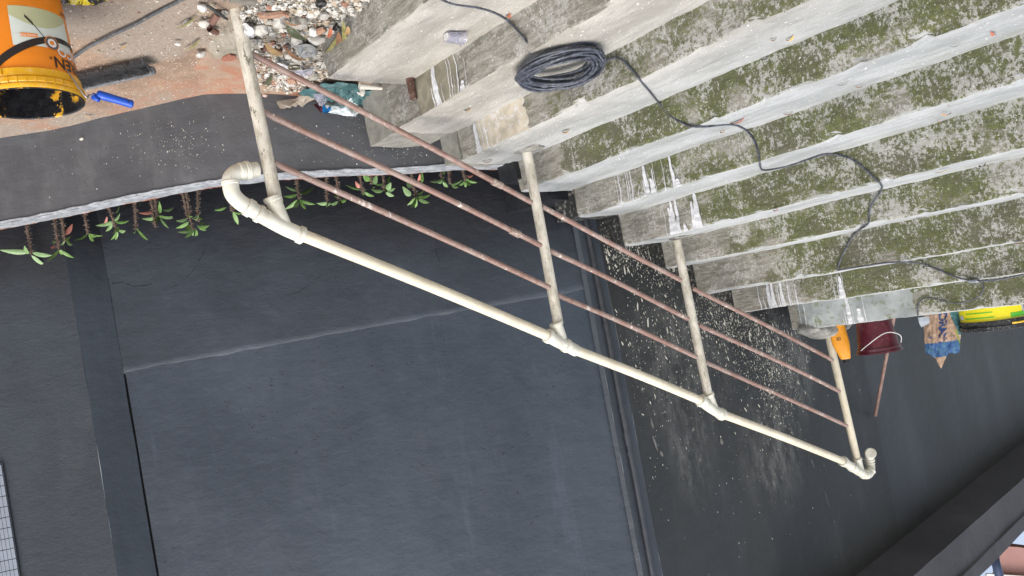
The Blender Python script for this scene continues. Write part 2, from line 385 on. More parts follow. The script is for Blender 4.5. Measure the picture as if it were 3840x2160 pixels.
# ---- low curved wall
WB = [(1.95, -1.55, -.02, .41), (1.504, -.94, -.02, .394), (1.344, -.728, -.02, .386), (1.159, -.572, -.02, .388), (.959, -.386, -.01, .393), (.781, -.225, .0, .403),
      (.67, -.068, .0, .411), (.602, .069, .0, .416), (.507, .33, .0, .430), (.40, .56, .0, .455), (.262, .80, .0, .475), (.16, 1.0, .0, .50), (.12, 1.12, .0, .505)]
wp = interp([V((a, b, d)) for a, b, c, d in WB], 8)
lw = empty('low_wall', (.9, -.3, -.02), 'low curved dark grey painted wall edging the planter beside the landing', 'wall')
mb = MB()
def wall_pt(u, v):
    k = u*(len(wp)-1); i = min(int(k), len(wp)-2); p = wp[i].lerp(wp[i+1], k-i)
    tn = (wp[i+1]-wp[i]); nrm = V((-tn.y, tn.x, 0)).normalized()
    z = -.05 + (p.z+.05-.0)*v
    # chipped skirting at the foot, slight hand-plastered waviness
    out = (.010*nz((p.x, p.y, z), 3) + .0025*nz((p.x, p.y, z), 15))*min(1, (1-v)*6+.05)
    return V((p.x, p.y, z)) + nrm*out
mb.grid(wall_pt, 200, 24)
mb.build('wall_face', M['lowwall'], lw, smooth=True)
def wnorm(i):
    tn = wp[min(i+1, len(wp)-1)]-wp[max(i-1, 0)]; n_ = V((tn.y, -tn.x, 0)).normalized()
    return n_
# which side is away from the camera
sg = 1 if wnorm(40).dot(V((wp[40].x-CP.x, wp[40].y-CP.y, 0))) > 0 else -1
mb = MB()
def cop(u, v):
    k = u*(len(wp)-1); i = min(int(k), len(wp)-2); p = wp[i].lerp(wp[i+1], k-i); n_ = wnorm(i)*sg
    wd = .092 + .010*nz((p.x, p.y, 5), 6)
    e = .006*nz((p.x, p.y, 9), 12)+.004*nz((p.x, p.y, 9), 40)
    if v < .2: q = p + n_*(-.006+e*.25) + V((0, 0, -.010+.010*v/.2+.005*nz((p.x, p.y, 2), 20)))
    else: q = p + n_*((v-.2)/.8*wd+.003) + V((0, 0, .003+.004*nz((p.x, p.y, v*5), 14)))
    return q
mb.grid(cop, 260, 8)
mb.build('coping', M['coping'], lw, smooth=True)
mb = MB()
def bk(u, v):
    k = u*(len(wp)-1); i = min(int(k), len(wp)-2); p = wp[i].lerp(wp[i+1], k-i); n_ = wnorm(i)*sg
    wd = .108 + .022*max(0, nz((p.x, p.y, 5), 5)+.25) + .004*nz((p.x, p.y, 3), 50)
    return p + n_*(wd-.025 + (.036 if v > .34 else .018*v)) + V((0, 0, (.001 if v < .6 else -.3 if v > .9 else -.003)+.004*nz((p.x, p.y, v*5), 30)))
mb.grid(bk, 260, 3)
mb.build('brick_backing', M['brick'], lw, smooth=False, label='raw red brick edge behind the coping')
# ---- planter soil
mb = MB(); mb.add([(2.6, -1.8, .2), (3.4, -1.2, .2), (.9, 2.2, .2), (.12, 1.6, .2), (.14, 1.1, .2)], [(0, 1, 2, 3, 4)])
mb.build('planter_soil', M['soil'], kind='structure')
# ---- back wall (faces the planter), seam at eye height
ND = V((.837, .547, 0)).normalized(); DD = 1.1; TD = V((-ND.y, ND.x, 0)) # along the wall, towards the stairs
def dp(s, z, off=0): return ND*(DD-off) + TD*s + V((0, 0, z))
P_DE = onp((2192, 1000), ND*DD, ND); s_end = P_DE.dot(TD)
s_col = onp((478, 1440), ND*DD, ND).dot(TD)
bw = empty('back_wall', dp((s_end+s_col)/2, 0), 'dark slate painted plaster wall behind the planter, with a level seam', 'wall')
mb = MB(); SEAM = 1.212
def dl(u, v):
    s = s_col-.04 + (s_end-s_col+.04)*u; z = -.1 + (SEAM+.1)*v
    return dp(s, z+.003*nz((s, 0, 5), 6)*(1 if v == 1 else 0), (.008 if v < 1 else -.002)+.004*nz((s, z, 0), 2)+.0012*nz((s, z, 1), 12)+.003*nz((s, 3, 1), 9)*v**8)
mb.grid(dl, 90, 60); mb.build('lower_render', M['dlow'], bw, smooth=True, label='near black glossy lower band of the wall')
mb = MB()
def du(u, v):
    s = s_col + (s_end-s_col)*u; z = SEAM-.02 + (5.2-SEAM)*v**1.5
    o = .002 + .004*nz((s, z, 3), 1.6) + .0012*nz((s, z, 1), 12)
    return dp(s, z, o)
mb.grid(du, 110, 90); mb.build('upper_render', M['dup'], bw, smooth=True)
# hairline cracks in the back wall
CRK = plain('crack', (.012, .012, .014), .9, .2, 30)
for px in ([(767, 925), (760, 955), (742, 985), (728, 1010), (700, 1040), (672, 1065), (640, 1080), (618, 1088)], [(420, 1062), (460, 1060), (500, 1074), (540, 1072), (568, 1064)], [(1200, 1035), (1170, 1060), (1120, 1095), (1080, 1108)], [(1620, 835), (1640, 880), (1632, 930), (1650, 990)]):
    q = [onp(o, ND*(DD-.008), ND) for o in px]; q = [p + V((.004*nz(p, 60), 0, .006*nz(p, 50, 2))) for p in interp(q, 4)]
    MB().tube(q, .0013, 4).build('crack', CRK, bw)
# ---- recessed joint, column and right-hand wall
e1 = onp((485, 1500), ND*DD, ND).dot(TD)
DC = .12
cw = empty('column', dp(s_col-.1, 0), 'slate blue plaster column face beside the recessed joint', 'column')
# column face: from the back wall's end out to the right wall, stepped nearer the camera
sC0 = onp((370, 1240), ND*(DD-.02), ND).dot(TD)
sC1 = onp((298, 1240), ND*(DD-.13), ND).dot(TD)
A0 = dp(s_col-.008, 0, .01); A1 = dp(0, 0); PA = onp((318, 1400), ND*(DD-DC), ND); A1 = V((PA.x, PA.y, 0))
mb = MB()
def cf(u, v): p = A0.lerp(A1, u); p.z = -.1+5.3*v; return p + V((.002*nz((u, p.z, 0), 4), .003*nz((u, p.z, 2), 4), 0))
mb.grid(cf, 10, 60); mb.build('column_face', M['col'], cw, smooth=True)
mb = MB(); q0 = dp(s_col+.02, 0, -.03); q1 = dp(s_col-.06, 0, -.03)
for a, b in ((q0, q1),): mb.add([a+V((0, 0, -.1)), b+V((0, 0, -.1)), b+V((0, 0, 5.2)), a+V((0, 0, 5.2))], [(0, 1, 2, 3)])
mb.build('joint_recess', plain('joint_shadow_gap', (.05, .052, .048), .8, .3, 20), cw)
mb = MB() # small broken bit of mortar where the joint meets the seam
blob_box(dp(s_col-.03, SEAM-.03, .02), dp(s_col+.0, SEAM-.008, -.04), .004, 30, mb, 4)
mb.build('mortar_plug', M['mortar'], cw)
ra = empty('right_wall', tuple(A1), 'rough dark grey rendered wall to the right of the column', 'wall')
mb = MB(); sA = A1.dot(TD); 
def aw(u, v):
    s = sA - 2.6*u; z = -.1+5.3*v; return dp(s, z, DC+.004*nz((s, z, 3), 3)+.002*nz((s, z, 1), 14)) 
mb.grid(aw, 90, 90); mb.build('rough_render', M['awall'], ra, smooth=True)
# window reveal with small pale tiles at the wall's outer edge
PT = onp((8, 1765), ND*(DD-DC-.006), ND)
tl = empty('tiled_window_surround', tuple(PT), 'strip of small pale blue grey tiles at the edge of the right wall', 'tiles')
TM = plain('pale_tile', (.25, .29, .35), .25, .1, 12, .6, .05); GM = plain('tile_grout', (.09, .10, .12), .9, .2, 40)
sT = PT.dot(TD); zT = PT.z
tm = MB().box((0, 0, 0), (.0165, .004, .049)); me0 = None
ang = math.atan2(TD.y, TD.x)
cnt = 0
zt = zT-.03
for r_ in range(14):
    for c_ in range(18):
        s = sT + .004 - .0185*(c_) ; z = zt + .0525*r_
        # the strip's edge leans a little against the wall
        if cnt == 0:
            o = tm.build('tile', TM, tl); me0 = o.data
        else:
            o = bpy.data.objects.new('tile', me0); link(o, tl)
        o.location = dp(s-.0165, z, DC+.012) - tl.location; o.rotation_euler = (0, 0, ang+math.pi*0)
        cnt += 1
mb = MB(); a_ = dp(sT+.008, zt-.01, DC+.009); b_ = dp(sT-.36, zt-.01, DC+.009)
mb.add([a_, b_, b_+V((0, 0, .78)), a_+V((0, 0, .78))], [(0, 1, 2, 3)]); mb.build('grout_bed', GM, tl)

# ---- narrow return strip in the corner and the side wall along the stairs
XE = .22
yE = onx((2266, 1000), XE).y
sw = empty('side_wall', (XE, 3, 0), 'black painted wall along the stair, spattered with cream paint', 'wall')
mb = MB()
def ew(u, v):
    y = yE + (4.62-yE)*u; z = .3+3.4*v; return V((XE+.005*nz((y, z, 0), 1.5)+.0015*nz((y, z, 0), 10), y, z))
mb.grid(ew, 90, 110); mb.build('side_wall_face', M['ewall'], sw, smooth=True)
mb = MB()
def ew2(u, v):
    y = 4.61 + 6*u; z = .3+3.4*v; return V((XE+.001+.035*u+.004*nz((y, z, 0), 1.5), y, z))
mb.grid(ew2, 60, 60);
mb.build('far_wall_face', M['ewall2'], sw, smooth=True, label='paler far stretch of the wall beyond the corner')
cs = empty('corner_strip', (XE, yE, 0), 'narrow slate painted corner strip behind the black downpipe', 'pilaster')
mb = MB(); c0 = V((P_DE.x, P_DE.y, 0)); c0 = dp(s_end-.005, 0, .03); c1 = V((XE-.004, yE-.004, 0))
def cst(u, v): p = c0.lerp(c1, u); p.z = -.1+5.3*v; return p+V((.003*nz((u*3, p.z, 0), 5), .003*nz((u*3, p.z, 0), 7), 0))
mb.grid(cst, 6, 70)
mb.grid(lambda u, v: dp(s_end-.03+.025*u, -.1+5.3*v, .019+.011*u+.004*nz((u, v*40, 0), 1)), 2, 120)
mb.build('strip_face', m_dark('corner_paint', (.034, .042, .054), (.044, .052, .066), .45, .2), cs, smooth=True)
# downpipe
PM = plain('painted_pipe', (.036, .040, .048), .28, .3, 20, .6, .25)
pc = onp((2212, 900), c0, (c1-c0).cross(V((0, 0, 1)))); dpc = V((CP.x-pc.x, CP.y-pc.y, 0)).normalized()
pc = pc + dpc*.02; pc.z = 0
dpn = empty('downpipe', tuple(pc), 'slim black painted downpipe in the corner by the stairs', 'pipe')
MB().tube([pc+V((0, 0, .55+.3*k)) + V((.002*math.sin(k), .002*math.cos(k*2), 0)) for k in range(16)], .0160, 14).build('pipe_run', PM, dpn, smooth=True)
for zz in (1.43, 1.92, 2.17):
    MB().tube([pc+V((0, 0, zz-.012)), pc+V((0, 0, zz+.012))], .019, 14).build('pipe_clamp', PM, dpn, smooth=False)
MB().tube([pc+V((0, 0, 2.04)), pc+V((0, 0, 2.045)), pc+V((0, 0, 2.12)), pc+V((0, 0, 2.125))], [.0145, .0185, .0185, .0145], 14).build('pipe_socket', PM, dpn, smooth=False)
# ---- black end block and stringer between stairs and walls
mb = MB()
blob_box((.06, 1.04, .1), (.20, 1.46, .60), .01, 9, mb, 8, 1)
blob_box((.12, 1.28, .25), (.46, 1.80, .705), .012, 7, mb, 10, 3)
mb.build('planter_end_block', plain('black_waterproofing', (.020, .022, .026), .35, .3, 30, .5, .5), None, smooth=False, auto=50, label='lumpy black painted concrete block filling the gap between stair end and wall', cat='concrete block')
mb = MB()
for i in range(5, 10):
    x0, x1 = XR[i]-.02, XE+.02; y0 = YS[i]+.02; y1 = YS[i+1]+.03
    blob_box((x0, y0, ZS[i]-.25), (x1, y1, ZS[i]-.012), .006, 12, mb, 8, i)
mb.build('stair_edge_fill', plain('black_spattered_mortar', (.03, .032, .032), .6, .4, 30, .4, .6, dirt=((.5, .48, .42), .45)), stairs, auto=50, label='black painted mortar between step ends and side wall')
# mortar around the ends of the second and third steps
mb = MB(); blob_box((.075, .40, .06), (.36, .72, .349), .006, 9, mb, 10, 2)
mb.build('mortar_infill', M['mortar'], stairs, auto=50, label='fresh grey mortar joining the second step to the low wall')
mb = MB(); blob_box((.06, .70, .30), (.19, 1.085, .497), .006, 9, mb, 10, 4)
mb.build('mortar_infill', M['mortar'], stairs, auto=50, label='fresh grey mortar joining the third step to the low wall')
# mound of concrete round the foot of the top post
def lump(c, rx, ry, rz, n=14, amp=.2, sc=8, flat=True, seed=0, mb=None, mi=0, rot=0):
    mb = mb or MB(); c = V(c); vv = []; ff = []; a = math.cos(rot); b = math.sin(rot)
    for j in range(n//2+1):
        th = math.pi*j/(n//2)
        for i in range(n):
            ph = 2*math.pi*i/n
            p = V((math.sin(th)*math.cos(ph), math.sin(th)*math.sin(ph), math.cos(th)))
            k = 1+amp*2*nz(p, 1.1, seed) + amp*nz(p, 2.6, seed+3)
            p = V((p.x*rx, p.y*ry, p.z*rz))*k; p = V((p.x*a-p.y*b, p.x*b+p.y*a, p.z))
            vv.append(c+p)
    for j in range(n//2):
        for i in range(n): ff.append((j*n+i, (j+1)*n+i, (j+1)*n+(i+1) % n, j*n+(i+1) % n))
    mb.add(vv, ff, mi); return mb
lump((-.12, 3.44, 1.73), .15, .26, .095, 60, .10, mb=None).build('post_footing', plain('rough_cement_lump', (.33, .33, .31), .95, .4, 20, .2, 1., dirt=((.10, .095, .08), .9)), stairs, auto=60, label='rough cement lump round the foot of the top post')
# patches and drips on the risers
def on_riser(o, i, off): p = ony(o, YS[i]-off); return p
def patch(poly, i, mat, off=.011, label=None, name='cement_patch', th=.0):
    """irregular skim of cement on riser i, outline given by measured points"""
    P = [on_riser(o, i, off) for o in poly]
    z0, z1 = ZS[i-1]+.001, ZS[i]-.004
    x0 = min(p.x for p in P); x1 = max(p.x for p in P); mb = MB(); n = 26; m_ = 8
    def g(u, v):
        e = .010*nz((u*9, v*5, i), 1.)
        x = x0+(x1-x0)*u + (e if u in (0, 1) else 0)
        if u == 0: x += .02*nz((v*6, i, 3), 1.)
        z = z0+(z1-z0)*v
        # follow the riser's own relief so that the skim stays in front of it
        dd = .010*nz((x, z*2, i*5), 5) + .004*nz((x, z*3, i*5), 24)
        q = V((x, YS[i]+smx(x, i)*1.5+dd-off*.35 + (.004 if u in (0, 1) else 0), z))
        return q
    mb.grid(g, n, m_)
    return mb.build(name, mat, stairs, smooth=True, label=label)
patch([(1560, 400), (1700, 230)], 2, plain('olive_stained_cement', (.27, .25, .19), .9, .3, 20, .2, .6), label='stained bare cement at the end of the riser')
patch([(1790, 560), (1960, 380)], 3, M['cream_patch'], label='cream whitewashed patch at the end of the riser')
patch([(2995, 1225), (3420, 1110)], 10, M['bluegrey'], label='blue grey cement skim on the top riser')
def drips(i, spec, name='paint_drips', base=None):
    mb = MB()
    for (ox, w, f) in spec: # x at nosing, width, how far down
        x = ox; z = ZS[i]-.002; L = (ZS[i]-ZS[i-1])*f; n = 10; vv = []; ff = []
        for k in range(n+1):
            t = k/n; zz = z-L*t; ww = w*(1-.55*t)*(1+.5*nz((x*50, zz*40, i), 1.)); xx = x+.004*nz((x*9, zz*22, i), 1.)
            if k == n: ww *= .5
            dd = .010*nz((xx, zz*2, i*5), 5) + .004*nz((xx, zz*3, i*5), 24)
            y = YS[i]+smx(xx, i)*1.5+dd-.0062
            vv += [V((xx-ww/2, y, zz)), V((xx+ww/2, y, zz))]
            if k: ff.append((2*k-2, 2*k-1, 2*k+1, 2*k))
        mb.add(vv, ff)
    return mb.build(name, M['white'], stairs, label='white paint runs down the riser', kind='stuff')
rd = random.Random(3)
def mk(x0, x1, n, wide=()): return [(x0+(x1-x0)*min(1, max(0, (k+rd.uniform(-.6, 1.2))/n)), rd.choice((.0035, .006, .009)) if k not in wide else rd.uniform(.022, .042), rd.choice((.25, .5, .8, 1., 1.))) for k in range(n)]
def xr_(o, i): return ony(o, YS[i]).x
drips(2, mk(xr_((1640, 420), 2), xr_((1775, 320), 2), 11, (1, 2, 8)))
drips(3, mk(xr_((1795, 570), 3), xr_((1850, 540), 3), 4, (0,)))
drips(5, mk(xr_((2320, 750), 5), xr_((2545, 680), 5), 15, (7, 8, 13, 14)))
drips(6, mk(xr_((2500, 880), 6), xr_((2640, 840), 6), 9, (1, 2, 3, 4, 5, 6, 7)))
drips(9, mk(xr_((2850, 1150), 9), xr_((3005, 1130), 9), 16, (5, 6, 9)))
drips(9, mk(xr_((3120, 1110), 9), xr_((3190, 1100), 9), 4, (2,)))
drips(10, mk(xr_((3160, 1200), 10), xr_((3250, 1190), 10), 9, (3, 6)))
drips(10, mk(xr_((3010, 1225), 10), xr_((3060, 1220), 10), 5))
# ---- roof slab overhead, with soffit and stepped edge
rs = empty('roof_slab', (-.14, 6, 3.657), 'dark underside and stepped edge of the roof slab overhead', 'roof')
mb = MB(); xa = -.14
prof = [(XE+.02, 3.652), (XE-.08, 3.657), (xa, 3.657), (xa-.004, 3.925), (xa-.02, 3.930), (xa-.022, 4.05), (xa+.02, 4.06), (1.5, 4.06)]
vv = []; ff = []; ys = [2.6+.1*k for k in range(90)]
for y in ys:
    for j, (x, z) in enumerate(prof): vv.append(V((x+.006*nz((y, j, 0), 2.5), y, z+.005*nz((y, j, 4), 2.5))))
n = len(prof); ff = [(a*n+j, a*n+j+1, (a+1)*n+j+1, (a+1)*n+j) for a in range(len(ys)-1) for j in range(n-1)]
mb.add(vv, ff); mb.add([V((XE+.02, 2.6, 3.652)), V((xa, 2.6, 3.657)), V((xa, 2.6, 4.06)), V((1.5, 2.6, 4.06)), V((1.5, 2.6, 3.652))], [(0, 1, 2, 3, 4)])
mb.build('slab_edge', M['beam'], rs, auto=40)
# ---- far: pink house and blue post glimpsed past the slab
hz = 14.
ph = empty('pink_house', tuple(atd((3800, 2120), hz)), 'pale pink house wall glimpsed beyond the roof edge', 'house')
mb = MB(); q = [(3746, 2047), (3820, 2052), (4100, 2090), (4300, 2500), (3700, 2500), (3755, 2160)]
P = [atd(o, hz) for o in q]; back = V((fw.x, fw.y, 0)).normalized()*.25
mb.add(P+[p+back for p in P], [tuple(range(6))]+[(k, (k+1) % 6, (k+1) % 6+6, k+6) for k in range(6)])
mb.build('house_wall', plain('pink_render', (.42, .24, .21), .8, .1, 2, .2, .1), ph)
mb = MB(); P = [atd(o, hz-.1) for o in [(3700, 2152), (3900, 2164), (3900, 2500), (3700, 2500)]]; mb.add(P+[p+back*.2 for p in P], [(0, 1, 2, 3), (4, 5, 6, 7), (0, 1, 5, 4)])
mb.build('white_band', plain('white_render', (.75, .77, .77), .8, .1, 2, .2, .1), ph)
bp = atd((3742, 2140), 9.)
MB().tube([atd((3720, 2060), 9.), atd((3742, 2140), 9.), atd((3790, 2330), 9.), atd((3860, 2600), 9.)], .048, 16).build('blue_post', plain('blue_paint', (.03, .05, .11), .35, .2, 5), None, smooth=True, label='dark blue post seen past the roof edge before the pink house', cat='post')
# ------------------------------------------------------------------ handrail
HX = -.13
hr = empty('stair_handrail', (HX, 1.5, .5), 'cream plastic pipe handrail with three brown pipe bars between four posts', 'handrail')
def hp(o, dx=0): return onx(o, HX+dx)
posts = [((880, 5), (1036, 760)), ((1972, 548), (2094, 1215)), ((2537, 900), (2655, 1478)), ((3103, 1240), (3214, 1722))]
PF = []
for k, (a, b) in enumerate(posts):
    A = hp(a); B = hp(b)
    if k == 0: A = A + (A-B).normalized()*.02
    n = 14; pts = [A.lerp(B, t/n) for t in range(n+1)]
    MB().tube(pts, .0252, 24).build('post', M['post'] if k != 3 else M['pvc'], hr, smooth=False, auto=40, label='clean cream post at the top of the flight' if k == 3 else ('thick stained post nearest the bucket' if k == 0 else None))
    PF.append((A, B))
def collar(mb, p, d, r, w=.012, r2=None):
    d = d.normalized(); e = .0035
    mb.tube([p-d*w, p-d*(w-.003), p+d*(w-.003), p+d*w], [r-e, r, r, r-e], 28)
def wye(k, main, br_top, name='wye_fitting'):
    """main: measured points along the rail axis from lower to upper end; br_top: post socket"""
    mb = MB(); P = [hp(o) for o in main]
    mb.tube(interp(P, 6), .0292, 28)
    d0 = (P[1]-P[0]).normalized(); d1 = (P[-1]-P[-2]).normalized()
    collar(mb, P[0], d0, .0345); collar(mb, P[-1], d1, .0345)
    B = hp(br_top[0]); T = hp(br_top[1]); d = (T-B).normalized()
    mb.tube([B, B+d*.02, T], [.0290, .0288, .024], 28); collar(mb, B, d, .0335, .010)
    mb.build(name, M['fit'], hr, smooth=False, auto=40)
# first post: socket end, double elbow and wye
wye(0, [(960, 790), (1050, 838), (1085, 856), (1122, 878)], [((1024, 745), (1075, 835))])if 0 else None
def fitting(path, br, collars, name, rad=.0292):
    mb = MB(); P = [hp(o) for o in path]; S = interp(P, 8); mb.tube(S, rad, 28)
    for (o, r, w) in collars:
        q = hp(o); i = min(range(len(S)), key=lambda i_: (S[i_]-q).length); i0 = max(i-1, 0); i1 = min(i+1, len(S)-1)
        collar(mb, S[i], S[i1]-S[i0], r, w)
    if br:
        B = hp(br[0]); T = hp(br[1]); d = (T-B).normalized()
        mb.tube([B, B+d*.015, T], [.0292, .0290, .025], 28); collar(mb, B, d, .0335, .010)
    mb.build(name, M['fit'], hr, smooth=False, auto=40)
fitting([(965, 798), (1025, 832), (1075, 858), (1118, 877), (1130, 882)], [(1022, 746), (1068, 845)], [((972, 802), .034, .010), (( 1128, 881), .0345, .011)], 'wye_fitting')
fitting([(935, 780), (900, 758), (873, 728), (864, 690), (868, 683)], None, [((948, 787), .034, .013)], 'elbow_fitting', .0288)
fitting([(866, 700), (864, 672), (884, 648), (915, 641), (965, 636)], None, [((868, 686), .0315, .008), ((905, 643), .032, .010), ((928, 640), .0345, .009)], 'elbow_fitting', .0285)
fitting([(975, 803), (948, 787), (925, 773)], None, [], 'coupling', .0290)
# middle posts
fitting([(2052, 1258), (2090, 1280), (2127, 1298), (2160, 1315)], [(2086, 1216), (2108, 1272)], [((2056, 1260), .0345, .012), ((2124, 1297), .0345, .011)], 'wye_fitting')
fitting([(2626, 1500), (2655, 1523), (2690, 1545), (2712, 1557)], [(2656, 1482), (2678, 1535)], [((2629, 1503), .035, .013), ((2704, 1552), .0345, .016)], 'wye_fitting')
fitting([(3158, 1728), (3178, 1740), (3212, 1763), (3238, 1778)], [(3214, 1722), (3226, 1762)], [((3163, 1731), .035, .014), ((3195, 1752), .034, .010)], 'wye_fitting')
fitting([(3232, 1774), (3250, 1780), (3262, 1768), (3264, 1745)], None, [((3240, 1778), .036, .007), ((3264, 1766), .036, .008)], 'elbow_fitting', .031)
A_ = hp((3264, 1748)); B_ = hp((3260, 1722)); C_ = hp((3250, 1704))+V((-.02, -.0, 0)); D_ = hp((3236, 1694))+V((-.07, -.03, 0))
mb = MB(); S = interp([A_, B_, C_, D_], 8); mb.tube(S, .031, 28); collar(mb, S[7], S[8]-S[6], .037, .008); collar(mb, S[3], S[4]-S[2], .035, .006); collar(mb, S[-3], S[-1]-S[-4], .0365, .020)
mb.build('elbow_fitting', M['fit'], hr, auto=40)
for a, b, lb in (((1110, 872), (2072, 1262+5), 'lower length of the cream top rail'), ((2150, 1310), (2640, 1508), None), ((2700, 1550), (3172, 1734), None)):
    A = hp(a); B = hp(b); MB().tube([A.lerp(B, t/24)+V((0, 0, -.006*math.sin(math.pi*t/24))) for t in range(25)], .0238, 24).build('top_rail', M['pvc'], hr, smooth=False, auto=40, label=lb)
for (o, zz, rr2) in (((1976, 552), ZS[3], .05), ((2541, 905), ZS[6], .05)):
    p = hp(o); p.z = zz+.001
    lump(p+V((-.02, 0, 0)), rr2*1.5, rr2*1.1, .013, 22, .25, seed=int(zz*10)).build('post_collar', M['mortar'], hr, auto=50)
# printed marks along the first length of top rail
tA = hp((1150, 880)); tB = hp((1440, 1000)); tv, tf = text_geo('TIGRE', .016)
bars = [((1028, 612), (2057, 1078)), ((975, 414), (2025, 920)), ((935, 196), (1992, 757)),
        ((2088, 1106), (2612, 1338)), ((2058, 940), (2580, 1195)), ((2030, 775), (2550, 1050)),
        ((2644, 1358), (3172, 1596)), ((2620, 1218), (3146, 1468)), ((2598, 1080), (3122, 1350))]
for k, (a, b) in enumerate(bars):
    A = hp(a, -.0); B = hp(b, -.030); n = 28; sag = .006+.004*math.sin(k*2.1); L = (B-A).length
    pts = []; rr = []
    for t in range(n+1):
        u = t/n; p = A.lerp(B, u) + V((.004*math.sin(u*5+k), 0, -sag*math.sin(math.pi*u))); pts.append(p); rr.append(.0123)
    e = (pts[-1]-pts[-2]).normalized()
    pts += [pts[-1]+e*.005, pts[-1]+e*.008]; rr += [.0105, .005]
    br = MB().tube(pts, rr, 18).build('bar', M['brown'], hr, auto=50, label={0: 'scraped uppermost bar of the first bay', 2: 'lowest bar of the first bay'}.get(k))
    if k in (1, 2, 0): # sleeve couplings near the second post
        u = {0: .96, 1: .96, 2: .925}[k]
        if k: 
            c = pts[int(u*n)-1]; d = (B-A).normalized()
            MB().tube([c-d*.036, c-d*.034, c+d*.02, c+d*.022], [.0125, .0155, .0155, .0125], 18, rough=.25).build('coupling', M['coup'], hr, auto=50)
# concrete foot under the first post
mb = MB(); fb = onz((905, 8), .02)
blob_box((fb.x-.20, fb.y-.05, -.04), (fb.x-.01, fb.y+.07, .035), .008, 9, mb, 8, 7)
mb.build('post_footing', plain('damp_cement_block', (.20, .185, .155), .9, .35, 20, .2, .7), hr, auto=50, label='damp cement block round the foot of the first post')
# print on pipes
def print_on_pipe(txt, size, a, b, r, u0_, mat, parent, roll=0.5, name='printed_text'):
    """lettering wrapped on the surface of the pipe a->b, reading from b back to a"""
    A = V(a); B = V(b); d = (A-B).normalized(); up = (V((0, 0, 1))-d*d.z).normalized(); side = d.cross(up)
    if side.dot(CP-A) < 0: side = -side
    v, f = text_geo(txt, size); L = (B-A).length; o = B + d*L*(1-u0_); mb = MB(); out = []
    for p in v:
        an = roll + (p.y-size*.35)/r
        out.append(o + d*p.x + (side*math.cos(an)+up*math.sin(an))*(r+.0007))
    mb.add(out, f); return mb.build(name, mat, parent)
INK = plain('print_ink', (.02, .02, .025), .6, .2, 50, .3, 0)
print_on_pipe('KRONA', .017, hp(bars[2][0]), hp(bars[2][1], -.03), .0125, .46, INK, hr, .3)
ra_, rb_ = hp((1110, 872)), hp((2072, 1267))
print_on_pipe('....', .03, ra_, rb_, .0240, .075, INK, hr, -.35, 'printed_marks')
print_on_pipe('- - -- - - - - - - - - - - - - - -', .010, ra_, rb_, .0240, .42, plain('faded_ink', (.28, .24, .20), .6, .2, 50, .3, 0), hr, -.42, 'printed_marks')
# brown stub of pipe cast into the second riser
sa = onz((1524, 300), .24); 
st = MB(); a = onp((1537, 292), V((0, YS[2]-.03, 0)), V((0, 1, 0))); b = onp((1550, 372), V((0, YS[2]-.03, 0)), V((0, 1, 0)))
st.tube([a, a.lerp(b, .5), b, b+(b-a).normalized()*.002], [.0175, .0175, .0175, .012], 18, rough=.3)
st.build('pipe_stub', plain('rusty_brown_pipe', (.12, .06, .045), .7, .5, 40, .3, .5, dirt=((.35, .32, .28), .9)), stairs, auto=50, label='cut brown pipe stub cast into the second riser')
# ------------------------------------------------------------------ paint spatter
def spat(name, pts, mat, parent, label): # pts: (pos, normal, up, size, elongation)
    mb = MB()
    for p, n_, u_, s, el in pts:
        r_ = u_.cross(n_); k = rd.choice((5, 6, 7)); ph = rd.random()*6; c = [p + n_*(.0012+s*.12)]
        for j in range(k):
            a = ph+2*math.pi*j/k; q = s*rd.uniform(.7, 1.15); c.append(p + n_*.0004 + r_*math.cos(a)*q + u_*math.sin(a)*q*el)
        mb.add(c, [(0, 1+j, 1+(j+1) % k) for j in range(k)])
    return mb.build(name, mat, parent, label=label, kind='stuff')
rd = random.Random(11); L = []
def wallpt(y, z): return V((XE+.005*nz((y, z, 0), 1.5)+.0015*nz((y, z, 0), 10)-.0015, y, z))
for cx, cy, sx, sy, n in ((2360, 930, 90, 50, 1300), (2520, 1010, 60, 40, 700), (2760, 1230, 90, 45, 900), (2870, 1330, 70, 70, 900), (2920, 1450, 45, 110, 700), (2500, 1230, 110, 120, 500), (2700, 1120, 70, 50, 700), (2850, 1700, 280, 220, 110), (2420, 1500, 60, 180, 120), (2620, 1400, 200, 180, 250)):
    for _ in range(n):
        o = (rd.gauss(cx, sx), rd.gauss(cy, sy)); p = onx(o, XE)
        if p.y < yE+.02 or p.y > 4.6 or p.z < .6: continue
        L.append((wallpt(p.y, p.z), V((-1, 0, 0)), V((0, .25, 1)).normalized(), min(.010, .0010+rd.expovariate(1/.0010)), rd.choice((1, 1.2, 1.8, 3.))))
for _ in range(150):
    cx, cy, sx, sy = rd.choice(((2340, 930, 110, 60), (2780, 1240, 120, 60), (2900, 1400, 60, 120), (2520, 1060, 110, 90)))
    p = onx((rd.gauss(cx, sx), rd.gauss(cy, sy)), XE)
    if yE+.02 < p.y < 4.6 and p.z > .6: L.append((wallpt(p.y, p.z), V((-1, 0, 0)), V((0, rd.uniform(-.5, .8), 1)).normalized(), rd.uniform(.003, .008), rd.choice((1, 2, 4))))
spat('paint_spatter', L, M['speck'], sw, 'cream paint spattered over the black wall')
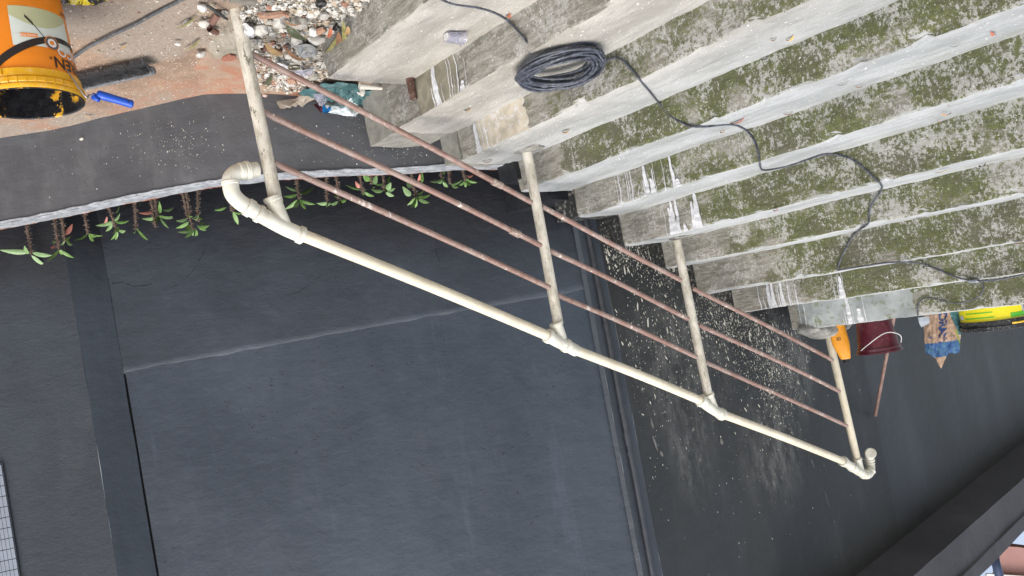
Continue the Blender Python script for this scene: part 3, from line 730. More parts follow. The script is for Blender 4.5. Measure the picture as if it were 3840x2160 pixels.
# pale scuffs, hand-wide smears
L = []
for o, s, el in (((2340, 1560), .012, 1.5), ((2455, 1660), .012, 5), ((2445, 1590), .010, 4), ((2480, 1700), .014, 1.6), ((2900, 1810), .012, 2.8), ((2600, 1610), .016, .9), ((2705, 1655), .017, 1.3), ((3048, 1740), .008, 6), ((3100, 1870), .005, 14), ((2930, 1790), .008, 1.6), ((2945, 1880), .007, 1.8), ((2970, 1620), .008, 5)):
    p = onx(o, XE); L.append((wallpt(p.y, p.z), V((-1, 0, 0)), V((0, .2, 1)).normalized(), s, el))
spat('scuff_marks', L, plain('pale_scuff', (.20, .20, .19), .8, .4, 60, .3, .1), sw, 'pale grey scuffs on the wall')
L = []
def lwface(o):
    """point on the low wall's face behind a measured point"""
    d = ray(o); best = None
    for i in range(0, len(wp)-1):
        a, b = wp[i], wp[i+1]; n_ = V((b.y-a.y, a.x-b.x, 0)); dn = d.dot(n_)
        if abs(dn) < 1e-6: continue
        t = (a-CP).dot(n_)/dn; p = CP+d*t; u = (p-a).dot(V((b.x-a.x, b.y-a.y, 0)))/((b.x-a.x)**2+(b.y-a.y)**2)
        if t > 0 and -.02 <= u <= 1.02 and p.z < a.z+.01 and (best is None or t < best[0]): best = (t, p, n_.normalized())
    if not best: return None, None
    n_ = best[2] if best[2].dot(CP-best[1]) > 0 else -best[2]
    return best[1]+n_*.0095, n_
for cx, cy, sx, sy, n in ((650, 520, 90, 60, 130), (700, 560, 40, 40, 60), (1450, 480, 110, 50, 90), (1550, 560, 80, 30, 70), (300, 600, 200, 80, 30), (1250, 520, 150, 60, 60)):
    for _ in range(n):
        p, n_ = lwface((rd.gauss(cx, sx), rd.gauss(cy, sy)))
        if p: L.append((p, n_, V((0, 0, 1)), min(.005, .0008+rd.expovariate(1/.0007)), rd.choice((1, 1, 1.5))))
p, n_ = lwface((312, 522))
if p: L.append((p, n_, V((0, 0, 1)), .013, .6))
spat('paint_spatter', L, M['speck'], lw, 'cream paint spattered on the low wall')
# ------------------------------------------------------------------ cable and coil
cab = empty('electric_cable', tuple(onz((2100, 250), .36)), 'long black cable running up the steps, coiled on the second step', 'cable')
cc = onz((2092, 232), .375); cc.z = .360; r = .0045
coil = MB(); pts = []
rd = random.Random(5)
NL = 22; el = []
cu_ = (onz((2270, 165), .40)-onz((1925, 245), .36)); ax = V((cu_.x, cu_.y, 0)).normalized(); ay = V((-ax.y, ax.x, 0))
if ay.y < 0: ay = -ay
for k in range(NL):
    R1 = rd.uniform(.122, .180); R2 = .088+(R1-.122)*1.1+rd.uniform(-.008, .008); h0 = .008+.042*rd.random(); ph = rd.uniform(0, 6.28); tl_ = rd.uniform(.16, .26); ex = rd.uniform(-.012, .012); ey = rd.uniform(-.01, .01)
    el.append((R1, R2, h0, ph, tl_, ex, ey))
n = 44
def coilp(u):
    k = min(int(u), NL-1); f = u-k; a = 2*math.pi*f; A = el[k]; B = el[min(k+1, NL-1)]; g = f*f*(3-2*f)
    R1, R2, h0, ph, tl_, ex, ey = [A[i]+(B[i]-A[i])*g if i != 3 else A[3] for i in range(7)]
    x = R1*math.cos(a)+ex; y = R2*math.sin(a)+ey
    return cc + ax*x + ay*y + V((0, 0, h0 + tl_*max(0, y+.03) + .008*math.sin(2*a+ph)))
MB().tube([coilp(NL*t/(NL*n)) for t in range(NL*n+1)], r*1.12, 8).build('coil', M['cable'], cab, smooth=True)
def runline(px, nm='cable_run', par=cab, rr=r, mat=M['cable'], sub=7, lab=None):
    P = []
    q = interp([V((a, b, 0)) for a, b in px], sub)
    for p in q:
        h = stair_hit((p.x, p.y), rr*1.2 if p.y < 930 else rr*1.2+.010)
        if h: P.append(h[1])
    # soften
    for _ in range(3): P = [P[0]] + [(P[i-1]+P[i]*2+P[i+1])/4 for i in range(1, len(P)-1)] + [P[-1]]
    return MB().tube(P, rr, 10).build(nm, mat, par, smooth=True, label=lab)
runline([(1615, -25), (1690, 12), (1800, 30), (1870, 55), (1915, 88), (1962, 136), (1975, 160)], lab='cable running down from the coil')
runline([(2255, 250), (2280, 226), (2305, 216), (2335, 226), (2370, 262), (2400, 300), (2438, 345), (2470, 385), (2500, 420), (2530, 445), (2590, 473), (2650, 475), (2730, 466), (2775, 475), (2810, 500), (2832, 535), (2845, 580), (2850, 618), (2858, 637), (2890, 636), (2950, 624), (3030, 598), (3095, 578), (3150, 582), (3200, 600), (3250, 640), (3290, 678), (3308, 700), (3300, 722), (3270, 765), (3258, 800), (3257, 838), (3225, 860), (3195, 890), (3170, 935), (3150, 980), (3139, 1014)], lab='cable winding up the steps above the coil')
runline([(3139, 1014), (3200, 1004), (3300, 988), (3380, 983), (3450, 988), (3520, 1012), (3580, 1038), (3640, 1052), (3700, 1052), (3760, 1046), (3860, 1024)], lab='cable lying along the upper nosings')
lp = empty('cable_tail', tuple(stair_hit((3600, 1130))[1]), 'thin loose loop of black cable hanging down the top riser', 'cable')
runline([(3665, 1050), (3685, 1065), (3688, 1085), (3670, 1112), (3620, 1132), (3570, 1136), (3500, 1118), (3470, 1118), (3446, 1136), (3441, 1165), (3444, 1192), (3460, 1198)], par=lp, rr=.0038, lab=None, nm='loop')
h = stair_hit((3650, 1055), .012)[1]
lump(h, .03, .012, .010, 12, .15, rot=.1).build('tape_wrap', plain('grey_tape', (.30, .34, .38), .4, .4, 60, .5, .3), lp, smooth=True)
# grey cable on the landing floor
P = [onz(o, -.008) for o in ((262, 225), (330, 178), (420, 132), (500, 95), (560, 62), (620, 30), (690, -5), (760, -40))]
gc = MB().tube(interp(P, 6), .0058, 10).build('grey_cable', plain('grey_cable', (.10, .11, .12), .5, .4, 40, .4, .2, dirt=((.30, .27, .24), .6)), None, smooth=True, label='grey cable lying across the dusty landing behind the orange bucket', cat='cable')
# ------------------------------------------------------------------ orange paint bucket
bc = V((-.108, -1.081, -.018)); HB = .375
bk_ = empty('paint_bucket', tuple(bc), 'large orange plastic paint bucket with yellow rim and black paint inside', 'bucket')
OR = plain('orange_label', (.83, .25, .012), .4, .06, 12, .5, .05); YL = plain('yellow_plastic', (.80, .42, .012), .4, .12, 30, .5, .1, dirt=((.70, .60, .35), .35))
rb = lambda z: .128 + (.146-.128)*z/HB
MB().lathe([(.10, .0), (rb(0)-.004, .0), (rb(0), .006), (rb(.315), .315)], bc, 64).build('body', OR, bk_, auto=40)
mb = MB(); mb.lathe([(rb(.29), .312), (.148, .314), (.149, .334), (.146, .337), (.148, .340), (.1525, .342), (.1535, .355), (.150, .358), (.149, .361), (.153, .362), (.153, .370), (.151, HB), (.146, HB), (.1425, .36)], bc, 80)
mb.build('rim', YL, bk_, auto=35)
tc_ = V((CP.x-bc.x, CP.y-bc.y, 0)).normalized(); tl2 = V((-tc_.y, tc_.x, 0))
if tl2.dot(V((-.635, .751, 0))) < 0: tl2 = -tl2
def on_b(a, z, off=0): a += .20; rr_ = rb(z)+off; return bc + tc_*math.cos(a)*rr_ + tl2*math.sin(a)*rr_ + V((0, 0, z))
# ribs under the rim and dried paint
mb = MB()
for k in range(40):
    a = 2*math.pi*k/40; q = [bc + (tc_*math.cos(a+da)+tl2*math.sin(a+da))*rr_ + V((0, 0, z)) for da in (-.006, .006) for rr_, z in ((.147, .341), (.1548, .342), (.1548, .361), (.147, .361))]
    mb.add(q, [(0, 1, 2, 3), (4, 7, 6, 5), (1, 5, 6, 2), (0, 4, 5, 1), (3, 2, 6, 7)])
mb.build('rim_ribs', YL, bk_, kind='stuff')
t = NT('bucket_inside_paint'); n1 = t.noise(22, 5, .7); n2 = t.noise(7, 2, off=3); z_ = t.xyz()[2]
msk = t.math('MULTIPLY', t.ramp(n1, .54, .57), t.ramp(n2, .48, .55)); INS = t.done(t.mix(msk, (.012, .012, .014), (.70, .36, .02)), t.ramp(n1, .4, .6, .22, .5), t.bump(n1, .5, .006), .6)
MB().lathe([(.1505, HB+.0015), (.147, HB+.003), (.1425, HB), (.1420, .36), (.141, .30), (.134, .17)], bc, 64).build('inside_wall', INS, bk_, auto=50, label='inner wall coated in black paint with yellow patches')
mb = MB(); mb.grid(lambda u, v: bc + V((math.cos(6.2832*u)*.135*v, math.sin(6.2832*u)*.135*v, .175+.004*nz((math.cos(6.28*u)*v, math.sin(6.28*u)*v, 0), 4))), 40, 10)
mb.build('paint_surface', plain('wet_black_paint', (.008, .008, .010), .18, .3, 30, .6, .4), bk_, smooth=True, label='wet black paint surface')
# rim lugs
for a in (-.55, 2.5):
    mb = MB(); 
    def lug(u, v, a=a): aa = a+.30*(u-.5); z = .318+.016*v; rr_ = .154+.004*math.sin(u*math.pi); return bc + (tc_*math.cos(aa)+tl2*math.sin(aa))*rr_ + V((0, 0, z))
    mb.grid(lug, 8, 2)
    mb.grid(lambda u, v: bc + (tc_*math.cos(a+.30*(u-.5))+tl2*math.sin(a+.30*(u-.5)))*(.146+.009*v) + V((0, 0, .334)), 8, 1)
    mb.build('handle_lug', YL, bk_)
# label art
def bgrid(a0, a1, z0, z1, mat, name, off=.0008, shape=None, n=24, lab=None):
    mb = MB()
    def g(u, v):
        a = a0+(a1-a0)*u; z = z0+(z1-z0)*v
        if shape: z = shape(u, v)
        return on_b(a, z, off)
    mb.grid(g, n, 8); return mb.build(name, mat, bk_, label=lab)
PA_, PB_ = plain('label_pale_blue', (.62, .69, .63), .4, .05, 10), plain('label_pale_green', (.47, .50, .30), .4, .05, 10)
bgrid(-.34, .98, .120, .243, PA_, 'label_picture', .0007, lab='pale picture panel with a roof being painted')
def hill(u, v): top = .122; bot = .150+.055*math.sin(u*3.0)*(.9-u*.2)-.02*u; return top-.002+(bot-top)*(v)
bgrid(-.34, .98, 0, 0, PB_, 'label_picture', .0011, hill, lab='pale green field of the label picture')
BKL = plain('label_black', (.015, .013, .014), .4, .1, 10)
def arc(u, v):
    c = .30-.092*math.sin(min(1, (u*1.02))*math.pi*.62)**.9; w_ = .030*(1-.62*u); return c - w_/2 + w_*v
mb = MB(); mb.grid(lambda u, v: on_b(-.72+1.95*u, arc(u, v), .0014), 40, 3); mb.build('label_swoosh', BKL, bk_)
mb = MB()
mb.grid(lambda u, v: on_b(.02+.30*u + .0, .158+.062*u+.004*v, .0018), 10, 1); mb.build('label_roller_pole', BKL, bk_)
mb = MB(); mb.grid(lambda u, v: on_b(-.05+.14*u, .146+.024*u+.009*v, .0021), 6, 1); mb.build('label_roller', BKL, bk_)
def disc(a0, z0, r_, mat, off, name, n=28):
    mb = MB(); mb.add([on_b(a0, z0, off)]+[on_b(a0+math.cos(k*2*math.pi/n)*r_/.14, z0+math.sin(k*2*math.pi/n)*r_, off) for k in range(n)], [(0, 1+k, 1+(k+1) % n) for k in range(n)]); mb.build(name, mat, bk_)
WH = plain('label_white', (.80, .79, .76), .4, .05, 10)
disc(.42, .226, .0225, OR, .0020, 'badge'); disc(.42, .226, .0205, plain('badge_grey', (.12, .11, .11), .5, .1, 5), .0023, 'badge_ring'); disc(.42, .226, .0135, WH, .0026, 'badge_centre')
mb = MB(); mb.add([on_b(.42+math.cos(k)*(.008 if k % 2 else .004)/.14, .226+math.sin(k)*(.007 if k % 2 else .0035), .0029) for k in [j*6.2832/11 for j in range(11)]], [tuple(range(11))]); mb.build('badge_splash', OR, bk_)
def btext(s, size, a_left, z, mat, bold=0, vflip=False, off=.0016, dirn=-1):
    v, f = text_geo(s, size); mb = MB()
    mb.add([on_b(a_left + dirn*p.x/(.14), z+p.y, off) for p in v], f); return mb.build('label_text', mat, bk_)
def tw(s, size): v, f = text_geo(s, size); return max(p.x for p in v)
def bt_right(s, size, a_right, z, mat, off=.0016): return btext(s, size, a_right + tw(s, size)/.14, z, mat, off=off)
for dz_ in (0, .0007): bt_right('VEDAPREN', .050, .40, .268+dz_, BKL, .0017+dz_*.3)
btext('®', .012, .36, .271, BKL)
for dz_ in (0, .0007): bt_right('BRANCO', .042, .52, .232+dz_, WH, .0017+dz_*.3)
bt_right('IMPERMEABILIZANTE', .010, .66, .212, BKL); bt_right('PROTETORA', .010, .70, .201, BKL)
bt_right('REFLEXIT', .016, .86, .100, BKL)
bgrid(-.18, .14, .205, .217, OR, 'label_pill', .0018); btext('NOVA FORMULA', .0085, .12, .2085, WH, off=.0022)
for k in range(15): btext('................', .011, -.72, .250-.0085*k, BKL, off=.0012) if k < 8 else None
for k in range(4): bgrid(-1.1, -.80, .195-.02*k, .183-.02*k, WH if k % 2 else BKL, 'label_block', .0012, n=6)
# roller inside the bucket with its blue handle resting on the rim
rl = empty('paint_roller', tuple(atd((430, 375), 2.42)), 'small paint roller with bright blue handle hanging over the bucket rim', 'paint roller')
BL = plain('blue_plastic', (.006, .075, .48), .35, .15, 20, .5, .1)
A = atd((362, 352), 2.40); B = atd((500, 392), 2.46); d = (B-A)
mb = MB(); mb.tube([A.lerp(B, t) for t in (0, .02, .06, .25, .5, .8, .96, 1)], [.006, .0115, .014, .0135, .0125, .013, .0130, .008], 20)
mb.build('handle', BL, rl, auto=40)
q = atd((352, 372), 2.4); mb = MB(); mb.tube([atd((356, 350), 2.40), atd((352, 366), 2.40), atd((370, 376), 2.395)], [.007, .009, .006], 10); mb.build('handle_guard', BL, rl, smooth=True)
q = atd((490, 384), 2.445); MB().tube([q-fw*.012, q-fw*.0133], .0028, 10).build('hanging_hole', BKL, rl)
wr = interp([A+d*.02, atd((335, 356), 2.385), atd((318, 360), 2.37), bc+V((-.11, .09, .30)), bc+V((-.07, .06, .24))], 6)
MB().tube(wr, .0024, 8).build('wire_arm', plain('steel_wire', (.35, .35, .36), .3, .2, 30, .5, 0, metal=.8), rl, smooth=True)
a = bc+V((-.075, .09, .29)); b = bc+V((.03, -.0, .21)); MB().tube([a, a.lerp(b, .05), a.lerp(b, .5), a.lerp(b, .95), b], [.018, .024, .024, .024, .018], 18, rough=.1).build('sleeve', plain('black_foam', (.010, .010, .011), .6, .3, 60, .3, .6), rl, smooth=True, label='paint soaked black sleeve inside the bucket')
# ------------------------------------------------------------------ broom head
A = onz((300, 310), .008); B = onz((578, 248), .008); d = (B-A).normalized(); cr = V((CP.x-A.x, CP.y-A.y, 0)); cr = (cr-d*cr.dot(d)).normalized(); A = A-d*.06
bh = empty('broom_head', tuple(A), 'broom head with dark bristles lying on the landing behind the orange bucket', 'broom head')
GP = plain('grey_broom_plastic', (.17, .18, .19), .5, .3, 30, .4, .2, dirt=((.34, .31, .28), .6))
mb = MB(); Lb = (B-A).length; S = []
mb.tube([A+d*(Lb*t)+V((0, 0, .016)) for t in (0, .01, .04, .5, .96, .99, 1)], [.010, .016, .019, .019, .019, .016, .009], 14)
mb.build('block', GP, bh, auto=50)
mb = MB(); rd = random.Random(2)
for k in range(2600):
    u = rd.random(); row = rd.randint(0, 3); tuft = round(u*26)/26
    p = A + d*(Lb*(.02+.96*(tuft*.75+u*.25))) + V((0, 0, .008+.007*row+rd.uniform(-.002, .002))) + cr*.008
    ln = rd.uniform(.054, .074); dr = (cr + d*rd.gauss(.0, .10) + d*(.35*(u-.5)) + V((0, 0, rd.gauss(.12, .12)+.12*(row-1)))).normalized()
    q1 = p+dr*ln*.55; q2 = p+dr*ln+d*rd.gauss(.002, .004)+V((0, 0, -.004)); s_ = d*.0009
    for q in (q1, q2): q.z = max(q.z, -.014)
    mb.add([p-s_, p+s_, q1-s_, q1+s_, q2-s_*.5, q2+s_*.5], [(0, 1, 3, 2), (2, 3, 5, 4)])
mb.build('bristles', plain('dark_bristle', (.035, .035, .038), .5, .5, 160, .4, 0, c2=(.24, .24, .245)), bh, kind='stuff')
# ------------------------------------------------------------------ tray/lid at the near edge of the landing
lc = onz((292, -66), .0); 
ld = empty('plastic_tray', tuple(lc), 'round black tray spattered with yellow and white at the landing edge', 'tray')
t = NT('spattered_lid'); n1 = t.noise(30, 5, .8, (1, 1, .3)); nn = t.noise(45, 4, .8, off=4)
LM = t.done(t.mix(t.ramp(nn, .56, .6), t.mix(t.ramp(n1, .5, .54), (.015, .015, .018), (.70, .55, .02)), (.65, .65, .66)), .4, t.bump(n1, .3, .004))
rr_ = (onz((400, 0), 0)-onz((178, 0), 0)).length*.56
MB().lathe([(.0, .020), (rr_*.86, .020), (rr_*.88, .030), (rr_*.97, .032), (rr_, .022), (rr_, -.014), (rr_*.95, -.018)], lc, 60).build('tray_disc', LM, ld, auto=40)
q = onz((348, 4), .018); lump(q, .019, .019, .014, 16, .05).build('knob', M['black'], ld, smooth=True)
# ------------------------------------------------------------------ things on the upper landing
ZL = ZS[10]+.002
# maroon bucket
c = atd((3298, 1318), 4.95); c.z = 0; top = atd((3298, 1318), 4.95).z; hb = top-ZL
mbk = empty('maroon_bucket', (c.x, c.y, ZL), 'dark maroon plastic bucket with wire handle on the upper landing', 'bucket')
MR = plain('maroon_plastic', (.085, .008, .018), .35, .25, 20, .5, .1, dirt=((.22, .10, .11), .3))
MB().lathe([(.09, 0), (.104, .004), (.124, hb-.035), (.131, hb-.033), (.131, hb-.012), (.138, hb-.010), (.1385, hb), (.128, hb), (.120, hb-.03), (.100, .01)], V((c.x, c.y, ZL)), 48, cap=True).build('body', MR, mbk, auto=35)
d = (V((CP.x-c.x, CP.y-c.y, 0))).normalized(); sd_ = V((-d.y, d.x, 0)); sd_ = sd_ if sd_.dot(RT) > 0 else -sd_
H = [V((c.x, c.y, ZL+hb-.02)) + sd_*(-.115) + d*.055, V((c.x, c.y, ZL+hb-.055)) + sd_*(-.075) + d*.118, V((c.x, c.y, ZL+hb-.12)) + sd_*.03 + d*.150, V((c.x, c.y, ZL+hb-.125)) + sd_*.09 + d*.13, V((c.x, c.y, ZL+hb-.09)) + sd_*.137 + d*.07, V((c.x, c.y, ZL+hb-.04)) + sd_*.133+d*.02]
MB().tube(interp(H, 8), .0028, 8).build('handle', plain('pale_wire', (.6, .6, .58), .35, .2, 30, .5, 0), mbk, smooth=True)
# leaning brown pipe
top = onx((3282, 1558), XE-.028); bot = onx((3352, 1190), -.42); 
bot = V((bot.x, bot.y, max(bot.z, ZL)));
MB().tube([bot+(bot-top).normalized()*max(0, (bot.z-ZL))/abs((bot-top).normalized().z)*.98, bot, top.lerp(bot, .5), top], .0125, 16).build('leaning_pipe', plain('dusty_brown_pipe', (.26, .165, .135), .5, .25, 14, .4, .1), None, auto=50, label='loose brown pipe leaning on the far wall behind the maroon bucket', cat='pipe')
# orange bottle with black cap
c = atd((3156, 1290), 5.12); f_ = V((CP.x-c.x, CP.y-c.y, 0)).normalized(); s_ = V((-f_.y, f_.x, 0)); s_ = s_ if s_.dot(RT) > 0 else -s_
tz = atd((3168, 1358), 5.12).z
ob = empty('sealant_bottle', (c.x, c.y, ZL), 'orange plastic bottle with black cap behind the top post', 'bottle')
def ringbox(prof, cx, n=20, p=3.2):
    vv = []; ff = []
    for a_, b_, z, sh in prof:
        for k in range(n):
            t_ = 2*math.pi*k/n; cs_, sn = math.cos(t_), math.sin(t_); q = (abs(cs_)**p+abs(sn)**p)**(-1/p)
            vv.append(V((cx.x, cx.y, z)) + s_*(a_*cs_*q+sh) + f_*(b_*sn*q))
    for i in range(len(prof)-1):
        for k in range(n): ff.append((i*n+k, i*n+(k+1) % n, (i+1)*n+(k+1) % n, (i+1)*n+k))
    ff.append(tuple(range(n))[::-1]); ff.append(tuple((len(prof)-1)*n+k for k in range(n))); return vv, ff
hh = tz-ZL
vv, ff = ringbox([(.050, .03, ZL, -.01), (.053, .032, ZL+.01, -.01), (.055, .034, ZL+hh*.50, -.004), (.054, .033, ZL+hh*.54, -.003), (.034, .026, ZL+hh*.88, .006), (.028, .022, ZL+hh*.92, .009)], c)
MB().add(vv, ff).build('body', plain('amber_plastic', (.72, .30, .02), .45, .12, 30, .4, .2), ob, auto=35)
MB().tube([V((c.x, c.y, ZL+hh*.91))+s_*.009, V((c.x, c.y, tz))+s_*.009], .022, 16).build('cap', M['black'], ob, auto=40)
v, f = text_geo('SI', .035); mb = MB(); mb.add([V((c.x, c.y, ZL+hh*.34+p.x)) + s_*(.012+p.y-.035) + f_*.0355 for p in v], f); mb.build('label_text', BKL, ob)
# paper sack
c = atd((3562, 1300), 4.62); f_ = V((CP.x-c.x, CP.y-c.y, 0)).normalized(); s_ = V((-f_.y, f_.x, 0)); s_ = s_ if s_.dot(RT) > 0 else -s_
sk = empty('mortar_sack', (c.x, c.y, ZL), 'crumpled brown and blue paper mortar sack standing open on the upper landing', 'sack')
tz = atd((3583, 1346), 4.62).z; hh = tz-ZL; HW = .103
def wr_(u, z, k=0): return .012*nz((u*4, z*14, k), 1.6)+.006*nz((u*9, z*40, k), 1.6)
def lean(z): return -.055*((z-ZL)/hh)
def sackf(side):
    def g(u, v):
        x = (u*2-1); topz = hh*(.93 + .05*math.cos(x*5+side) - .10*abs(x)**2 + .035*nz((x*3, side, 0), 2.)) + (.055*max(0, 1-abs(x+.05)*3.2) if side == 1 else -.02)
        z = ZL + v*topz; w_ = HW*(1-.12*v**2)
        b = (.055*(1-abs(x)**2.6)*(1-.75*v**1.6)+.004)*side
        return V((c.x, c.y, z)) + s_*(x*w_+lean(z)*-1*-1) + f_*(b + wr_(x, z, side)*(1 if abs(x) < .97 else .2))
    return g
t = NT('sack_paper'); sp = t.n('ShaderNodeAttribute'); sp.attribute_name = 'suv'; x_ = t.xyz(sp.outputs['Vector']); n1 = t.noise(30, 5, .7)
v_ = t.math('ADD', x_[1], t.math('MULTIPLY', t.math('SUBTRACT', n1, .5), .06)); u_ = t.math('ADD', x_[0], t.math('MULTIPLY', t.math('SUBTRACT', n1, .5), .08))
kraft = t.mix(t.ramp(n1, .35, .65), (.34, .24, .17), (.26, .175, .12)); blue = t.mix(t.ramp(n1, .4, .6), (.035, .085, .22), (.05, .13, .20)); teal = t.mix(t.ramp(n1, .4, .6), (.03, .10, .12), (.045, .12, .13))
edge = t.ramp(v_, .60, .62); edge2 = t.ramp(v_, .90, .92, 1, 0)
cc_ = t.mix(t.math('MULTIPLY', edge, edge2), kraft, blue)
diag = t.ramp(t.math('ADD', u_, t.math('MULTIPLY', v_, .55)), .34, .36, 1, 0) # teal wedge on one side
cc_ = t.mix(t.math('MULTIPLY', diag, t.ramp(v_, .50, .52, 1, 0)), cc_, teal)
lime = t.math('MULTIPLY', t.ramp(t.math('ADD', u_, t.math('MULTIPLY', v_, .55)), .35, .36), t.ramp(t.math('ADD', u_, t.math('MULTIPLY', v_, .55)), .40, .41, 1, 0))
cc_ = t.mix(t.math('MULTIPLY', lime, t.ramp(v_, .40, .42)), cc_, (.22, .24, .05))
SACK = t.done(cc_, .7, t.bump(n1, .5, .004), .3)
def suv(o, fn):
    at = o.data.attributes.new('suv', 'FLOAT_VECTOR', 'POINT')
    for i, vtx in enumerate(o.data.vertices): at.data[i].vector = fn(i)
for side in (1, -1):
    mb = MB(); mb.grid(sackf(side), 40, 50); o = mb.build('sack_front' if side == 1 else 'sack_back', SACK, sk, smooth=True)
    suv(o, lambda i, o=o: (1-(i % 41)/40, (o.data.vertices[i].co.z-ZL)/hh, 0))
fr = sackf(1)
def sacktext(s, size, u0_, v0_, mat, off=.004):
    v, f = text_geo(s, size); mb = MB(); out = []
    for p in v:
        u = u0_ - p.y/(2*HW); vv_ = v0_ + p.x/hh
        # reads upwards, letter tops to the left as seen upright
        q = fr(u, vv_); out.append(q+f_*off)
    mb.add(out, f); mb.build('sack_print', mat, sk)
NV = plain('navy_print', (.025, .05, .15), .7, .2, 30, .3, 0)
_u = 1 if (fr(1, .3)-fr(0, .3)).dot(RT) > 0 else 0
def sacktext2(s, size, ucol, v0_, mat):
    v, f = text_geo(s, size); mb = MB(); out = []
    for p in v:
        u = ucol + (p.y/(2*HW))*(1 if _u else -1)
        out.append(fr(min(1, max(0, u)), min(1, v0_ + p.x/hh))+f_*.004)
    mb.add(out, f); mb.build('sack_print', mat, sk)
for dz_ in (0, .006): sacktext2('DRAN', .062, .40+dz_, .02, NV)
sacktext2('10', .032, .12, .50, NV)
# green and yellow labelled tub with black lid
c = atd((3752, 1225), 4.5); f_ = V((CP.x-c.x, CP.y-c.y, 0)).normalized(); s_ = V((-f_.y, f_.x, 0)); s_ = s_ if s_.dot(RT) > 0 else -s_
tb = empty('filler_tub', (c.x, c.y, ZL), 'wide black tub with yellow and green label and yellow grip on the upper landing', 'tub')
R_ = (atd((3752, 1225), 4.5)-atd((3620, 1225), 4.5)).length*1.0; zt_ = atd((3660, 1252), 4.5-R_*.6).z; zl_ = atd((3700, 1215), 4.5-R_).z
BP = plain('dusty_black_plastic', (.016, .017, .019), .45, .4, 60, .5, .4, dirt=((.35, .36, .36), .5))
MB().lathe([(R_*.9, ZL), (R_*.95, ZL+.004), (R_*.97, zl_)], V((c.x, c.y, 0)), 64, cap=True).build('body', plain('white_tub', (.5, .5, .48), .5, .2), tb, auto=40)
MB().lathe([(R_*.96, zl_-.004), (R_*1.03, zl_-.002), (R_*1.04, zl_+.012), (R_*.99, zl_+.014), (R_*.985, zl_+.028), (R_*1.03, zl_+.030), (R_*1.03, zt_-.004), (R_*1.0, zt_), (R_*.90, zt_-.004)], V((c.x, c.y, 0)), 64, cap=True).build('lid_rim', BP, tb, auto=35)
def tubp(a, z, off=.0015): r_ = R_*.965+off; return V((c.x, c.y, z)) + f_*math.cos(a)*r_ - s_*math.sin(a)*r_*-1
sgn = 1 if (tubp(.5, ZL)-tubp(-.5, ZL)).dot(RT) > 0 else -1
def tlab(a0, a1, z0, z1, mat, nm, off=.0015):
    mb = MB(); mb.grid(lambda u, v: tubp(sgn*(a0+(a1-a0)*u), z0+(z1-z0)*v, off), 20, 2); mb.build(nm, mat, tb)
zb_ = ZL
tlab(-1.3, .62, zb_, zl_-.005, plain('yellow_label', (.68, .60, .012), .45, .06, 20, .4, .05), 'label')
GR = plain('green_label', (.09, .42, .03), .45, .1, 20, .4, .05)
tlab(-.95, -.10, zl_-.030, zl_-.023, GR, 'label_stripe', .0025); tlab(-.90, -.12, zl_-.058, zl_-.052, GR, 'label_stripe', .0025)
tlab(.30, .66, zl_-.036, zl_-.010, GR, 'label_block', .0028); tlab(-1.2, -1.02, zl_-.045, zl_-.02, plain('label_grey', (.45, .47, .48), .5, .1), 'label_block', .0028)
tlab(.70, 1.3, zb_, zl_-.02, plain('pale_label', (.30, .32, .35), .5, .5, 60), 'label', .0015)
tlab(.72, 1.3, zl_-.02, zl_-.008, plain('lemon_label', (.55, .52, .08), .5, .3, 60), 'label_stripe', .0022)
gp = [tubp(sgn*a, zl_+.02, .012+.012*math.sin((a-.28)/.36*math.pi)) for a in (.28, .34, .40, .46, .52, .58, .64)]
MB().tube(interp(gp, 3), .0055, 10).build('grip', plain('yellow_grip', (.80, .50, .04), .4, .2, 30), tb, smooth=True)
tlab(.66, 1.2, zl_+.012, zl_+.034, plain('dark_blue_tape', (.012, .018, .12), .4, .3, 50), 'tape', .014)
# foil scrap at the nosing
def crumple(nm, pts, mat, label, cat, h=.02, n=22, sc=22, seed=1, fold=1.0, parent=None, th=None, kind=None):
    """a crumpled sheet whose outline follows pts (world, ccw), lifted in creases"""
    c = sum(pts, V((0, 0, 0)))/len(pts); k = len(pts); ring = interp(pts+[pts[0]], 6)[:-1]; m_ = len(ring); vv = [c+V((0, 0, h*.6))]; ff = []
    for j in range(1, n//2+1):
        t_ = j/(n//2)
        for p in ring:
            q = c.lerp(p, t_); e = 1-t_**3
            q = q + V((.25*nz(q, sc, seed+5), .25*nz(q, sc, seed+6), 0))*h + V((0, 0, h*(abs(nz(q, sc, seed))*1.6*fold+.35+.5*nz(q, sc*2.3, seed+2)*fold)*(.25+.75*e)+.003))
            vv.append(q)
    for i in range(m_): ff.append((0, 1+i, 1+(i+1) % m_))
    for j in range(n//2-1):
        b = 1+j*m_
        for i in range(m_): ff.append((b+i, b+m_+i, b+m_+(i+1) % m_, b+(i+1) % m_))
    mb = MB(); mb.add(vv, ff); return mb.build(nm, mat, parent, auto=30, label=label, cat=cat, kind=kind, origin=c if parent is None else None)
P = [atd(o, 4.36) for o in ((3442, 1192), (3484, 1186), (3486, 1212), (3474, 1218), (3456, 1228), (3448, 1215))]
FO = plain('foil', (.42, .46, .50), .35, .3, 30, .6, .6, metal=.2)
mb = MB(); mb.add(P + [p+f_*-.006 for p in P], [tuple(range(6)), (0, 1, 7, 6), (1, 2, 8, 7), (2, 3, 9, 8), (3, 4, 10, 9), (4, 5, 11, 10), (5, 0, 6, 11)]); mb.build('foil_scrap', FO, None, label='silvery foil scrap at the landing edge beside the paper sack', cat='scrap', origin=P[0])
